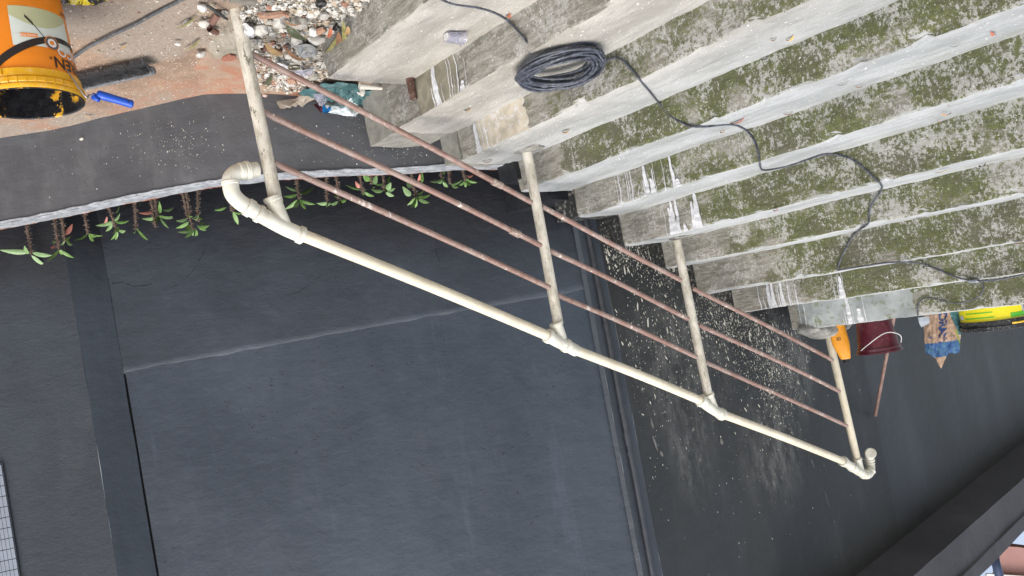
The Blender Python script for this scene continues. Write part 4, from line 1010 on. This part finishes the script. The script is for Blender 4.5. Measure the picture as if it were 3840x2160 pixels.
# ------------------------------------------------------------------ planter plants (thorny stems with long leaves)
PD = .94
def pl(o): return onp(o, ND*PD, ND)
STEM = plain('thorny_stem', (.16, .11, .085), .9, .45, 50, .2, .6, dirt=((.28, .24, .18), .6)); THORN = plain('thorn', (.26, .20, .15), .8, .3, 60)
t = NT('leaf_green'); n1 = t.noise(40, 3); LG = t.done(t.mix(t.ramp(n1, .35, .65), (.10, .20, .045), (.16, .28, .08)), .42, None, .4)
LG2 = plain('leaf_light_green', (.20, .32, .13), .45, .2, 30); LG3 = plain('leaf_dark_green', (.055, .105, .022), .45, .2, 30); LR = plain('leaf_red', (.50, .20, .15), .5, .25, 30)
def leaf_geo(mb, a, tip, w, droop=.012, side=None, fold=.25):
    a = V(a); tip = V(tip); d = tip-a; L = d.length; d.normalize(); s = side or d.cross(-fw).normalized(); up = s.cross(d).normalized(); n = 7; vv = []; ff = []
    for k in range(n+1):
        u = k/n; ww = w*(.16+.84*math.sin(min(1, u*1.04)**.85*math.pi)**.8)*(1-.1*u) if 0 < u < 1 else w*.10
        c_ = a+d*L*u + V((0, 0, droop*math.sin(u*math.pi)))
        vv += [c_-s*ww/2+up*ww*fold, c_, c_+s*ww/2+up*ww*fold]
        if k: b = 3*k; ff += [(b-3, b-2, b+1, b), (b-2, b-1, b+2, b+1)]
    mb.add(vv, ff); return mb
plants = [ # stems [(base, top)], leaves [(from, tip, width px, material)], label
 ([((99, 830), (118, 952))], [((112, 945), (0, 938), 20, LG2), ((100, 952), (92, 922), 22, LG2), ((120, 948), (194, 958), 17, LG2), ((118, 958), (172, 998), 15, LG2)], 'thorny plant with four long pale leaves at the far end of the planter'),
 ([((203, 805), (222, 938)), ((230, 800), (245, 905))], [((222, 936), (278, 968), 13, LG), ((220, 936), (174, 980), 13, LG), ((225, 935), (230, 955), 16, LG), ((208, 920), (188, 928), 9, LR), ((243, 880), (271, 840), 20, LR), ((238, 900), (265, 885), 12, LG3), ((248, 905), (272, 918), 10, LG3), ((210, 905), (195, 902), 12, LG3)], 'pair of thorny stems with one broad red leaf'),
 ([((316, 795), (330, 878))], [((328, 878), (278, 901), 10, LG), ((332, 880), (352, 905), 12, LG), ((332, 878), (362, 886), 10, LG), ((330, 876), (385, 884), 7, LG)], 'single thorny stem with thin drooping leaves right of the red leafed pair'),
 ([((398, 780), (440, 866))], [((425, 828), (450, 800), 13, LG2), ((430, 832), (484, 828), 11, LG), ((425, 830), (358, 846), 14, LG2), ((420, 835), (396, 868), 13, LG2), ((440, 864), (415, 900), 9, LG), ((440, 866), (432, 900), 9, LG), ((436, 850), (442, 868), 18, LG), ((442, 864), (470, 866), 13, LG2), ((402, 812), (388, 845), 8, LR), ((432, 800), (448, 770), 7, LG3)], 'leaning leafy thorny stem in front of the column edge'),
 ([((512, 755), (511, 862))], [((510, 860), (500, 872), 14, LG2), ((514, 862), (554, 900), 12, LG), ((522, 770), (526, 758), 8, LG)], 'bare thorny stem with one long leaf slanting down'),
 ([((567, 740), (582, 852)), ((582, 738), (590, 815))], [((590, 812), (588, 835), 20, LG3), ((585, 818), (532, 820), 13, LG2), ((592, 808), (650, 818), 12, LG3), ((595, 812), (648, 812), 9, LG), ((600, 820), (633, 856), 10, LG2), ((598, 800), (598, 755), 16, LG), ((612, 788), (652, 778), 12, LG2), ((580, 792), (520, 798), 13, LR)], 'twin thorny stems with an orange red leaf to one side'),
 ([((682, 722), (706, 818)), ((698, 715), (722, 862)), ((750, 710), (742, 830))], [((705, 820), (660, 828), 12, LG2), ((708, 832), (660, 856), 13, LG), ((706, 840), (700, 868), 20, LG), ((715, 845), (724, 885), 13, LG2), ((722, 862), (665, 870), 11, LG2), ((728, 862), (692, 890), 12, LG), ((735, 860), (730, 885), 16, LG), ((745, 835), (768, 834), 14, LG2), ((742, 845), (775, 864), 12, LG), ((740, 850), (786, 845), 14, LG), ((726, 822), (745, 805), 13, LG2)], 'bushiest cluster of three thorny stems left of the handrail elbow'),
 ([((852, 735), (874, 795))], [((850, 778), (803, 788), 10, LG), ((875, 795), (893, 842), 16, LG), ((878, 796), (905, 800), 8, LG)], 'thorny stem half hidden behind the handrail elbow'),
 ([((1114, 672), (1121, 748))], [((1118, 716), (1070, 698), 9, LG3), ((1115, 730), (1064, 736), 13, LG), ((1124, 725), (1176, 704), 12, LG3), ((1120, 748), (1070, 784), 14, LG), ((1120, 750), (1100, 780), 15, LG2), ((1124, 750), (1148, 785), 12, LG), ((1126, 750), (1184, 766), 11, LG)], 'leafy thorny stem just beyond the first handrail post'),
 ([((1230, 660), (1228, 758)), ((1262, 656), (1274, 752))], [((1226, 760), (1188, 762), 13, LG2), ((1240, 760), (1212, 767), 11, LG2), ((1268, 756), (1238, 766), 12, LG2), ((1276, 752), (1272, 768), 12, LG3), ((1278, 750), (1300, 748), 9, LG), ((1226, 762), (1224, 778), 10, LG)], 'pair of bare thorny stems topped by small pale leaves'),
 ([((1345, 652), (1363, 725)), ((1385, 650), (1395, 690)), ((1438, 645), (1442, 715))], [((1350, 705), (1332, 680), 15, LR), ((1355, 712), (1296, 694), 8, LG3), ((1365, 720), (1403, 736), 11, LG), ((1362, 722), (1364, 732), 10, LG), ((1388, 678), (1362, 655), 22, LG), ((1395, 688), (1413, 655), 26, LG2), ((1398, 700), (1402, 702), 10, LG2), ((1438, 715), (1392, 710), 15, LG2), ((1446, 710), (1466, 685), 20, LG2), ((1448, 714), (1482, 706), 15, LG2), ((1446, 720), (1478, 735), 14, LG2), ((1440, 690), (1405, 690), 9, LG3), ((1450, 678), (1464, 662), 18, LG)], 'low mass of broad blue green leaves with one curled red leaf'),
 ([((1540, 638), (1560, 742))], [((1540, 735), (1510, 700), 22, LG2), ((1556, 742), (1526, 770), 10, LG), ((1560, 745), (1540, 778), 13, LG), ((1562, 748), (1556, 780), 10, LG), ((1568, 745), (1610, 760), 14, LG2), ((1566, 738), (1614, 730), 13, LG), ((1582, 685), (1582, 640), 12, LG), ((1568, 680), (1575, 652), 10, LR), ((1545, 700), (1525, 680), 24, LG3), ((1565, 728), (1590, 712), 9, LG3)], 'tallest leafy plant near the middle of the planter'),
 ([((1650, 628), (1658, 668)), ((1676, 625), (1690, 690))], [((1660, 672), (1612, 680), 12, LG2), ((1660, 675), (1638, 684), 11, LG2), ((1662, 682), (1680, 702), 13, LG2), ((1692, 690), (1720, 702), 14, LG3), ((1660, 655), (1666, 628), 14, LG), ((1685, 660), (1692, 645), 9, LR), ((1690, 694), (1735, 674), 8, LG3)], 'small plant with a red leaf tip near the stair end'),
 ([((1740, 632), (1744, 678))], [((1742, 680), (1720, 694), 9, LG), ((1746, 680), (1768, 692), 11, LG), ((1748, 674), (1790, 684), 9, LG), ((1750, 660), (1776, 655), 10, LR), ((1744, 682), (1746, 702), 10, LG)], 'little thorny plant nearest the third step'),
 ([((1842, 612), (1840, 618))], [((1842, 618), (1818, 621), 9, LG2), ((1842, 620), (1862, 620), 9, LG2), ((1838, 622), (1832, 627), 9, LG2)], 'tiny sprout right under the edge of the third step'),
]
rd = random.Random(21)
for stems, leaves, lab in plants:
    b0 = pl(stems[0][0]); r_ = empty('thorny_plant', (b0.x, b0.y, .2), lab, 'plant', 'thorny plants along the planter')
    for a, b in stems:
        A = pl(a); B = pl(b); e = (B-A).normalized(); A = A - V(((B-A).x*.3, (B-A).y*.3, max(.05, A.z-.2)))
        mb = MB(); n = 10; P = [A.lerp(B, k/n) + V((.004*nz((k, a[0], 0), 1.), 0, 0)) for k in range(n+1)]
        mb.tube(P, [.0085*(1-.25*k/n) for k in range(n+1)], 8, rough=.4)
        nt = int((B-A).length/.0038); 
        for k in range(nt):
            p = A.lerp(B, (k+.5)/nt); an = rd.random()*6.283; o_ = V((math.cos(an), math.sin(an), rd.uniform(-.2, .5))).normalized(); sd2 = V((-math.sin(an), math.cos(an), 0))*.0017
            q = p+o_*.006; mb.add([q-sd2, q+sd2, q+V((0, 0, .003)), p+o_*rd.uniform(.015, .021)], [(0, 1, 3), (1, 2, 3), (2, 0, 3)], 1)
        mb.build('stem', [STEM, THORN], r_, auto=60)
    extra = []
    for a, b in stems: # small side leaves and dry ones along the upper stem
        for _ in range(rd.randint(0, 2)):
            u = rd.uniform(.7, 1.); bx, by = a[0]+(b[0]-a[0])*u, a[1]+(b[1]-a[1])*u; an = rd.uniform(-.3, 3.4); ll = rd.uniform(14, 38)
            if by > 640: extra.append(((bx, by), (bx+math.cos(an)*ll, by+math.sin(an)*ll*.7), rd.uniform(6, 11), rd.choice((LG, LG2, LG3, LG3, LG))))
    for a, b, wpx, mt in leaves + extra:
        off = rd.uniform(-.07, .06); A = onp(a, ND*PD, ND); B = onp(b, ND*(PD+off), ND)
        k = depth(B)/F
        mb = MB(); sd2 = (B-A).normalized().cross((fw+V((0, 0, rd.uniform(-.5, .3)))).normalized()).normalized()
        leaf_geo(mb, A, B, wpx*k*1.05, .006, sd2, rd.uniform(.05, .25)); mb.build('leaf', mt, r_, smooth=True)
# ------------------------------------------------------------------ rubble, litter and leaves
def slabz(x, y):
    k_ = max(0, min(1, (.55-x)/.5)); k_ = k_*k_*(3-2*k_); s = max(0, min(1, (y+.2)/.7)) * max(0, min(1, (x+.15)/.45))
    if y < YS0 or x > .85: return -.018
    return -.024 + .055*k_ + .022*min(1, max(0, (y+.35)/.5))*(1-k_) + .07*s
def onslab(o, lift=0):
    z = .03
    for _ in range(12): p = onz(o, z+lift); z = .5*z+.5*slabz(p.x, p.y)
    return onz(o, z+lift)
def inpoly(x, y, P):
    c = False; j = len(P)-1
    for i in range(len(P)):
        if (P[i][1] > y) != (P[j][1] > y) and x < (P[j][0]-P[i][0])*(y-P[i][1])/(P[j][1]-P[i][1])+P[i][0]: c = not c
        j = i
    return c
rd = random.Random(9)
def pebble(mb, p, r, mi=0, fl_=.6):
    # squashed irregular 12-point stone
    vv = []; a0 = rd.random()*6.28
    for k, (zz, q) in enumerate(((-.6, .75), (.15, 1.), (.75, .6))):
        for j in range(5):
            a = a0+k*.5+j*1.2566; s_ = q*rd.uniform(.72, 1.15); vv.append(p+V((math.cos(a)*r*s_, math.sin(a)*r*s_*.85, (zz+rd.uniform(-.12, .12))*r*fl_)))
    vv.append(p+V((rd.uniform(-.2, .2)*r, rd.uniform(-.2, .2)*r, r*fl_*rd.uniform(.85, 1.1))))
    ff = [(0, 4, 3, 2, 1)]
    for k in (0, 1):
        for j in range(5): ff.append((k*5+j, k*5+(j+1) % 5, k*5+5+(j+1) % 5, k*5+5+j))
    ff += [(10+j, 10+(j+1) % 5, 15) for j in range(5)]
    mb.add(vv, ff, mi)
PZ = [(900, 40), (960, -20), (1440, -20), (1340, 120), (1262, 200), (1232, 300), (1180, 335), (1080, 350), (990, 335), (945, 270), (925, 150)]
P2 = [(740, 20), (850, 10), (880, 120), (820, 180), (740, 150), (700, 90)]
mb = MB(); WHT = plain('white_pebble', (.60, .58, .53), .9, .3, 60, .2, .5); TAN = plain('tan_pebble', (.44, .37, .28), .9, .3, 60, .2, .5); RDP = plain('red_brick_grit', (.36, .21, .15), .95, .3, 60, .1, .5); GRY = plain('grey_pebble', (.27, .26, .23), .95, .3, 60, .2, .5)
cnt = 0
while cnt < 5200:
    zone = PZ if rd.random() < .9 else P2
    x = rd.uniform(690, 1450); y = rd.uniform(-20, 352)
    if not inpoly(x, y, zone): continue
    # thin out towards the outer edges, thick along the foot of the first step
    dn = .35 + .65*math.exp(-((x-(1330-.75*y))/170)**2)
    if rd.random() > dn: continue
    r = min(.020, .0018+rd.expovariate(1/(.0026+.004*(rd.random() < .3)))); p = onslab((x, y), r*.3 + rd.random()**2*.012*dn)
    pebble(mb, p, r, rd.choices((0, 1, 2, 3), (.56, .25, .025, .165))[0]); cnt += 1
mb.build('gravel', [WHT, TAN, RDP, GRY], None, kind='stuff', label='scattered white and sandy gravel at the foot of the stairs', cat='gravel')
mb = MB()
for _ in range(700):
    x = rd.uniform(250, 1120); y = rd.uniform(0, 400)
    p = onz((x, y), -.017)
    if p.y > YS0-.01: p = onslab((x, y))
    q, n_ = lwface((x, y))
    if q and (q-CP).length < (p-CP).length+.02: continue
    pebble(mb, p, min(.007, .0012+rd.expovariate(1/.0012)), rd.choices((0, 1, 2, 3), (.5, .25, .15, .1))[0])
mb.build('grit', [WHT, TAN, RDP, GRY], None, kind='stuff', label='loose grit sprinkled over the dusty landing floor', cat='grit')
mb = MB()
for _ in range(420): # flakes and grit on the treads
    o = (rd.uniform(1250, 3840), rd.uniform(0, 1000)); h = stair_hit(o)
    if h and h[2] == 't' and h[1].z < 1.2: pebble(mb, h[1]+V((0, 0, .002)), min(.006, .001+rd.expovariate(1/.0011)), rd.choices((0, 1, 2, 3), (.7, .1, .02, .18))[0], .4)
mb.build('cement_crumbs', [WHT, TAN, RDP, GRY], None, kind='stuff', label='white cement crumbs scattered over the stair treads', cat='crumbs')
S1, S2, TC = M['stone'], M['stone2'], M['terracotta']
chunks = [
 ((1008, 83), 13, S1, 'small smooth white oval stone between two larger lumps', .8), ((1044, 84), 27, S1, 'pale rubble lump beside the long terracotta shard', .8), ((1124, 85), 31, S2, 'biggest rounded grey cement lump in the rubble', .85),
 ((975, 112), 33, S1, 'broad sandy cement chunk next to the first post', .6), ((1176, 119), 21, plain('white_plaster_lump', (.70, .69, .66), .9, .1, 20), 'bright white plaster lump below the grey lump', .8), ((1186, 148), 32, S1, 'flat pinkish cement chunk near the green leaf', .6),
 ((943, 163), 28, S2, 'flat blue grey cement fragment touching the first post', .5), ((1112, 150), 26, S1, 'angular tan rubble piece in the middle of the heap', .7), ((1178, 285), 19, S2, 'lone grey rubble lump near the bottom step corner', .8),
 ((993, 357), 10, plain('pink_pebble', (.55, .42, .36), .9, .2, 20), 'little pinkish stone lying by the low wall', .8), ((1352, 338), 26, S1, 'rounded pale stone weighing down the teal cloth', .7), ((760, 30), 20, plain('white_lump', (.66, .66, .64), .9, .15, 20), 'white stone left of the first post foot', .7),
 ((765, 88), 20, plain('cream_lump', (.58, .56, .50), .9, .2, 20), 'long cream plaster lump lying left of the first post', .7), ((752, 205), 19, S1, 'sandy chip on the bare floor left of the first post', .6), ((665, 165), 11, plain('chalk_lump', (.72, .70, .66), .9, .1, 20), 'tiny chalky lump alone on the landing floor', .6),
 ((1058, 60), 18, S2, 'darkish grey rubble piece behind the oval stone', .7), ((1215, 60), 20, S1, 'white cement lump under the black plastic scrap', .7), ((1090, 210), 22, S1, 'low crumbly cement piece beneath the lowest bar', .5), ((1232, 170), 15, plain('ochre_lump', (.45, .36, .25), .9, .2, 20), 'ochre stone tucked beside the long seed pods', .8)]
for k, (o, rp, mt, lab, fl_) in enumerate(chunks):
    p = onslab(o, rp/F*2.7*.5+.012) if o[0] > 690 else onz(o, 0); r = rp/F*depth(p)*1.0
    lump(p, r, r*.85, r*fl_, 14, .16, seed=k*3, rot=k).build('rubble_stone', mt, None, auto=35, label=lab, cat='stone', group='larger stones in the rubble heap', origin=p-V((0, 0, r*.4)))
def slabpiece(pts, th, mt, nm, lab, cat, lift=.02, grp=None):
    P = [onslab(o, lift) for o in pts]; n = len(P); mb = MB(); mb.add(P+[p-V((0, 0, th)) for p in P], [tuple(range(n)), tuple(range(2*n-1, n-1, -1))]+[(k, k+n, (k+1) % n+n, (k+1) % n) for k in range(n)])
    return mb.build(nm, mt, None, auto=30, label=lab, cat=cat, group=grp, origin=P[0])
slabpiece([(963, 58), (1010, 60), (1060, 52), (1086, 60), (1082, 72), (1062, 68), (1010, 70), (978, 74)], .012, TC, 'terracotta_shard', 'long curved terracotta shard across the rubble', 'shard', .028, 'terracotta shards')
slabpiece([(1075, 298), (1102, 300), (1112, 312), (1090, 318), (1078, 312)], .010, TC, 'terracotta_shard', 'small terracotta shard just above the middle bar', 'shard', .02, 'terracotta shards')
slabpiece([(1188, 118), (1212, 110), (1222, 116), (1200, 132), (1186, 134)], .010, TC, 'terracotta_shard', 'salmon terracotta chip beside the white plaster lump', 'shard', .035, 'terracotta shards')
slabpiece([(836, 218), (862, 206), (884, 212), (884, 226), (852, 230), (832, 228)], .006, plain('red_brick_dust', (.40, .16, .10), .95, .4, 50), 'terracotta_shard', 'crumbled bright red brick patch left of the first post', 'shard', .008, 'terracotta shards')
slabpiece([(962, 318), (1000, 322), (1004, 348), (985, 352), (968, 340)], .004, plain('torn_tan_paper', (.33, .24, .17), .9, .3, 40), 'cardboard_scrap', 'torn brown cardboard scrap beside the beige cloth', 'cardboard', .012)
# brown pipe offcuts and stick
for (a, b, r_, lab) in (((982, 178), (1052, 193), .0125, 'short brown pipe offcut half buried in the rubble'), ((797, 84), (818, 52), .0125, 'brown pipe offcut left of the first post'), ((786, 108), (812, 122), .0125, 'stubby brown pipe end beside the cream plaster lump')):
    A = onslab(a, .018); B = onslab(b, .018); mb = MB(); d = (B-A).normalized()
    mb.tube([A, B, B, A], [r_, r_, r_*.82, r_*.82], 16, cap=False); mb.build('pipe_offcut', plain('offcut_brown', (.20, .11, .085), .5, .3, 25, .4, .1), None, auto=40, label=lab, cat='pipe', group='brown pipe offcuts', origin=A)
A = onslab((779, 22), .03); B = onslab((852, 72), .03); MB().tube([A, A.lerp(B, .5), B], [.006, .0065, .005], 8, rough=.3).build('stick', plain('dark_stick', (.06, .06, .058), .8, .3, 30), None, smooth=True, label='dark stick leaning against the foot of the first post', cat='stick', origin=A)
# fallen leaves
LB = {'green': plain('drab_green_leaf', (.085, .10, .05), .5, .4, 30, dirt=((.3, .3, .27), .4)), 'pod': plain('olive_pod', (.26, .24, .09), .6, .35, 40), 'tan': plain('tan_dry_leaf', (.42, .27, .12), .7, .3, 30), 'brown': plain('brown_dry_leaf', (.24, .125, .065), .7, .35, 30),
      'red': plain('reddish_leaf', (.42, .13, .07), .6, .3, 30), 'yellow': plain('yellow_leaf', (.70, .42, .05), .5, .2, 30), 'cream': plain('cream_leaf', (.62, .52, .34), .6, .2, 30), 'dark': plain('dark_leaf', (.05, .04, .03), .7, .3, 30)}
def leaf(a, b, w, col, lab, where='slab', lift=.03, curl=.008):
    if where == 'slab': A, B = onslab(a, lift), onslab(b, lift)
    else:
        ha, hb_ = stair_hit(a, .004), stair_hit(b, .004); A, B = ha[1], hb_[1]
    mb = MB(); d = (B-A); k = depth(A)/F; sd2 = d.normalized().cross(V((0, 0, 1)) if abs(d.normalized().z) < .9 else V((0, 1, 0))).normalized()
    leaf_geo(mb, A, B, w*k*1.5, curl, sd2, .22)
    mb.build('fallen_leaf', LB[col], None, smooth=True, label=lab, cat='leaf', group='fallen leaves on stairs and rubble', origin=A)
leaf((1075, 92), (1150, 150), 26, 'green', 'big drab green leaf lying in the rubble', lift=.035)
leaf((1287, 78), (1292, 186), 13, 'pod', 'long upright olive pod leaning on the first riser', lift=.055)
leaf((1262, 140), (1216, 198), 13, 'pod', 'olive pod slanting down to the lower left of the rubble edge', lift=.055)
leaf((1217, 198), (1254, 250), 13, 'tan', 'curled tan leaf pointing at the first step corner', lift=.055)
leaf((1268, 118), (1272, 184), 16, 'brown', 'reddish brown leaf between the two olive pods', lift=.05)
leaf((1305, 98), (1296, 130), 14, 'tan', 'short orange tan leaf against the first riser', lift=.06)
leaf((1240, 102), (1228, 142), 12, 'red', 'dull red leaf beside the round black scrap', lift=.05)
leaf((992, 158), (1075, 195), 22, 'tan', 'broad tan curled leaf just above the lowest bar', lift=.04, curl=.02)
leaf((1070, 180), (1150, 222), 15, 'brown', 'dark brown curled leaf tip over the lowest bar', lift=.035, curl=.015)
leaf((1062, 76), (1130, 90), 10, 'brown', 'slim brown leaf below the long terracotta shard', lift=.04)
leaf((986, 320), (1020, 280), 15, 'green', 'dusty green leaf right of the first post near the wall', lift=.015)
leaf((735, 60), (655, 105), 9, 'pod', 'long dry olive leaf on the landing floor by the grey cable', 'slab', .01)
leaf((748, 148), (690, 186), 9, 'pod', 'thin olive leaf on the floor left of the first post', 'slab', .01)
leaf((440, 178), (474, 164), 8, 'tan', 'small orange leaf between broom head and grey cable', 'slab', .006)
leaf((318, 433), (356, 437), 6, 'tan', 'thin tan leaf on the floor by the low wall under the bucket', 'slab', .006)
for a, b, w_, c_, lab in (((1742, 412), (1766, 402), 8, 'tan', 'small orange leaf on the second tread under the paint drips'), ((1898, 62), (1912, 48), 14, 'red', 'red leaf by the cable above the coil'),
  ((2104, 492), (2136, 484), 14, 'tan', 'squarish tan leaf in the middle of the third tread'), ((2948, 148), (2976, 132), 10, 'yellow', 'bright yellow leaf on the third tread near the top edge of the picture'),
  ((2886, 146), (2914, 138), 8, 'brown', 'brown leaf just left of the yellow one'), ((2848, 218), (2884, 208), 7, 'dark', 'dark twig like leaf at the foot of the fourth riser'), ((3716, 118), (3732, 126), 9, 'red', 'rusty leaf far along the fourth tread'),
  ((2736, 462), (2794, 438), 11, 'red', 'red and tan leaf touching the cable on the fourth tread'), ((2700, 492), (2716, 486), 9, 'tan', 'little orange leaf at the edge of the fourth tread below the cable'), ((2936, 426), (2976, 416), 8, 'brown', 'brown sliver against the fifth riser'),
  ((3206, 322), (3238, 316), 7, 'brown', 'brown sliver against the fifth riser further along'), ((3136, 316), (3184, 304), 4, 'dark', 'dark twig on the fourth tread'), ((3558, 172), (3604, 158), 4, 'dark', 'thin twig lying on the fourth tread near the far end'),
  ((3530, 424), (3568, 420), 9, 'tan', 'tan leaf on the fifth tread'), ((3512, 452), (3544, 446), 7, 'brown', 'narrow brown leaf below the tan one on the fifth tread'), ((3500, 644), (3566, 628), 10, 'cream', 'pale cream leaf on the sixth tread'), ((3670, 620), (3696, 610), 9, 'dark', 'black leaf scrap on the sixth tread'),
  ((2898, 786), (2918, 781), 8, 'red', 'orange red leaf on the sixth nosing'), ((3228, 850), (3250, 843), 8, 'tan', 'orange leaf beside the cable on the seventh tread'), ((3800, 910), (3838, 898), 10, 'tan', 'orange leaf on the eighth nosing at the far end'), ((1806, 604), (1850, 597), 8, 'brown', 'brown bark shard on the third step edge')):
    leaf(a, b, w_, c_, lab, 'stair')
# black crumpled plastic scraps
for o, r_, lab, sd_i in (((1201, 12), 22, 'larger crumpled black plastic scrap at the top of the rubble', 1), ((1262, 104), 17, 'round crumpled black plastic scrap by the olive pods', 5)):
    p = onslab(o, .04); r = r_/F*2.7; mb = lump(p, r, r*.8, r*.8, 16, .30, seed=sd_i); mb.build('plastic_scrap', M['black'], None, auto=20, label=lab, cat='plastic scrap', group='black plastic scraps', origin=p)
# rags and wrappers at the wall foot
def rag(pts, z, mat, nm, lab, cat, h, n=22, sc=22, seed=1):
    P = []
    for o in pts:
        a_ = onslab(o, z); q_, n_ = lwface(o)
        P.append(q_+n_*(z*.8) if q_ is not None and (q_-CP).length < (a_-CP).length else a_)
    if sum((P[i].x*P[(i+1) % len(P)].y-P[(i+1) % len(P)].x*P[i].y) for i in range(len(P))) < 0: P = P[::-1]
    return crumple(nm, P, mat, lab, cat, h, n, sc, seed)
TE = plain('teal_cloth', (.05, .125, .130), .55, .35, 16, .4, .5, dirt=((.12, .25, .24), .5))
rag([(1120, 345), (1160, 322), (1230, 305), (1330, 308), (1345, 330), (1400, 335), (1456, 340), (1440, 398), (1360, 388), (1290, 384), (1225, 378), (1190, 358)], .025, TE, 'teal_cloth', 'crumpled teal cloth lying against the foot of the low wall', 'cloth', .035, 40, 24, 3)
rag([(1037, 380), (1100, 372), (1120, 355), (1170, 352), (1178, 368), (1120, 392), (1070, 400), (1050, 410)], .02, plain('beige_cloth', (.40, .345, .28), .8, .25, 20, .2, .4), 'beige_rag', 'beige rag crumpled left of the teal cloth', 'rag', .022, 26, 26, 5)
WR = NT('wrapper_print'); n1 = WR.noise(70, 3, .6); WRM = WR.done(WR.mix(WR.ramp(n1, .50, .54), (.62, .66, .68), WR.mix(WR.ramp(WR.noise(24, off=3), .45, .55), (.30, .33, .27), (.50, .58, .62))), .3, WR.bump(n1, .4, .003), .6)
rag([(1205, 388), (1260, 380), (1320, 355), (1342, 366), (1340, 400), (1346, 420), (1320, 440), (1262, 432), (1206, 424)], .03, WRM, 'snack_wrapper', 'silvery white food wrapper lying on the teal cloth', 'wrapper', .014, 30, 30, 8)
rag([(1206, 396), (1226, 392), (1236, 408), (1228, 428), (1206, 428)], .045, plain('blue_wrapper', (.02, .23, .60), .35, .2, 20), 'wrapper_corner', 'bright blue corner of packaging beside the silvery wrapper', 'wrapper', .012, 12, 26, 9)
rag([(1172, 396), (1200, 382), (1208, 398), (1204, 424), (1190, 420)], .035, plain('maroon_wrapper', (.13, .03, .045), .4, .3, 20), 'maroon_wrapper', 'dark maroon scrap of packaging left of the blue corner', 'wrapper', .018, 14, 26, 11)
CL = NT('clear_plastic'); CL.b.inputs['Transmission Weight'].default_value = .75; CLM = CL.done((.72, .72, .86), .18, CL.bump(CL.noise(60, 3), .4, .004), .6)
rag([(1172, 352), (1205, 346), (1224, 366), (1214, 384), (1190, 380)], .05, CLM, 'clear_cup', 'crushed clear plastic cup on the teal cloth', 'cup', .028, 16, 30, 12)
rag([(1028, 238), (1050, 233), (1085, 250), (1082, 262), (1060, 256)], .03, plain('white_paper', (.60, .62, .64), .6, .15, 20), 'paper_scrap', 'white paper scrap in the rubble under the lowest bar', 'paper', .010, 12, 26, 14)
rag([(1090, 262), (1150, 256), (1180, 262), (1150, 278), (1110, 282)], .03, CLM, 'clear_film', 'clear film scrap lying in the rubble', 'film', .014, 14, 26, 15)
rag([(1105, 170), (1150, 160), (1190, 180), (1180, 205), (1130, 212)], .035, plain('printed_film', (.36, .36, .34), .4, .35, 30, dirt=((.05, .17, .25), .5)), 'printed_film', 'printed plastic film with blue flecks half buried in the rubble', 'film', .020, 16, 26, 16)
rag([(912, 78), (935, 92), (952, 110), (945, 136), (920, 130), (915, 105)], .04, plain('white_tag', (.66, .66, .66), .6, .15, 20), 'torn_label', 'torn white label stuck beside the first post', 'label', .014, 12, 26, 17)
q = onslab((1103, 249), .035); mb = MB(); mb.lathe([(.024, 0), (.026, .002), (.026, .008), (.023, .008), (.023, .001)], q, 32); mb.build('jar_ring', plain('olive_metal', (.22, .20, .12), .4, .3, 20, metal=.4), None, auto=40, label='olive metal jar lid ring in the rubble under the lowest bar', cat='lid', origin=q)
# white paper tube, wide at one end
A = onslab((1348, 322), .05); B = onslab((1478, 335), .055); MB().tube([A, A.lerp(B, .5), B], [.0165, .010, .004], 14, rough=.1).build('paper_cone', plain('cream_tube', (.72, .68, .60), .6, .1, 20), None, auto=50, label='cream tapered tube lying across the teal cloth', cat='tube', origin=A)
A = onslab((1365, 390), .02); B = onslab((1402, 400), .02); MB().tube([A, A.lerp(B, .5)+V((0, 0, .008)), B], .003, 6, rough=.5).build('twig', LB['brown'], None, smooth=True, label='brown twig on the floor below the teal cloth', cat='twig', origin=A)
# clear plastic cup on the first tread
q = stair_hit((1700, 118), .0)[1]; ax_ = (stair_hit((1738, 118))[1]-stair_hit((1664, 112))[1]); Lc = ax_.length*.85; ax_.normalize(); ay_ = V((-ax_.y, ax_.x, 0)); CPM = NT('clear_cup_plastic'); CPM.b.inputs['Transmission Weight'].default_value = .85; CPM_ = CPM.done((.80, .80, .90), .08, CPM.bump(CPM.noise(40, 2), .3, .004), .7)
mb = MB(); c_ = q+V((0, 0, .024)); vv = []; ff = []; n = 24
for k, (t_, r_) in enumerate(((-.5, .020), (-.49, .024), (-.2, .027), (.2, .029), (.46, .031), (.5, .034), (.5, .029), (-.45, .022))):
    for j in range(n):
        a = 2*math.pi*j/n; sq = (abs(math.cos(a))**3+abs(math.sin(a))**3)**(-1/3)*.9; vv.append(c_+ax_*t_*Lc + ay_*math.cos(a)*r_*sq*1.05 + V((0, 0, math.sin(a)*r_*.72*sq)))
for k in range(7):
    for j in range(n): ff.append((k*n+j, k*n+(j+1) % n, (k+1)*n+(j+1) % n, (k+1)*n+j))
ff.append(tuple(range(n)))
mb.add(vv, ff); mb.build('plastic_cup', CPM_, None, auto=40, label='clear ribbed plastic cup lying on the lowest tread', cat='cup', origin=q)
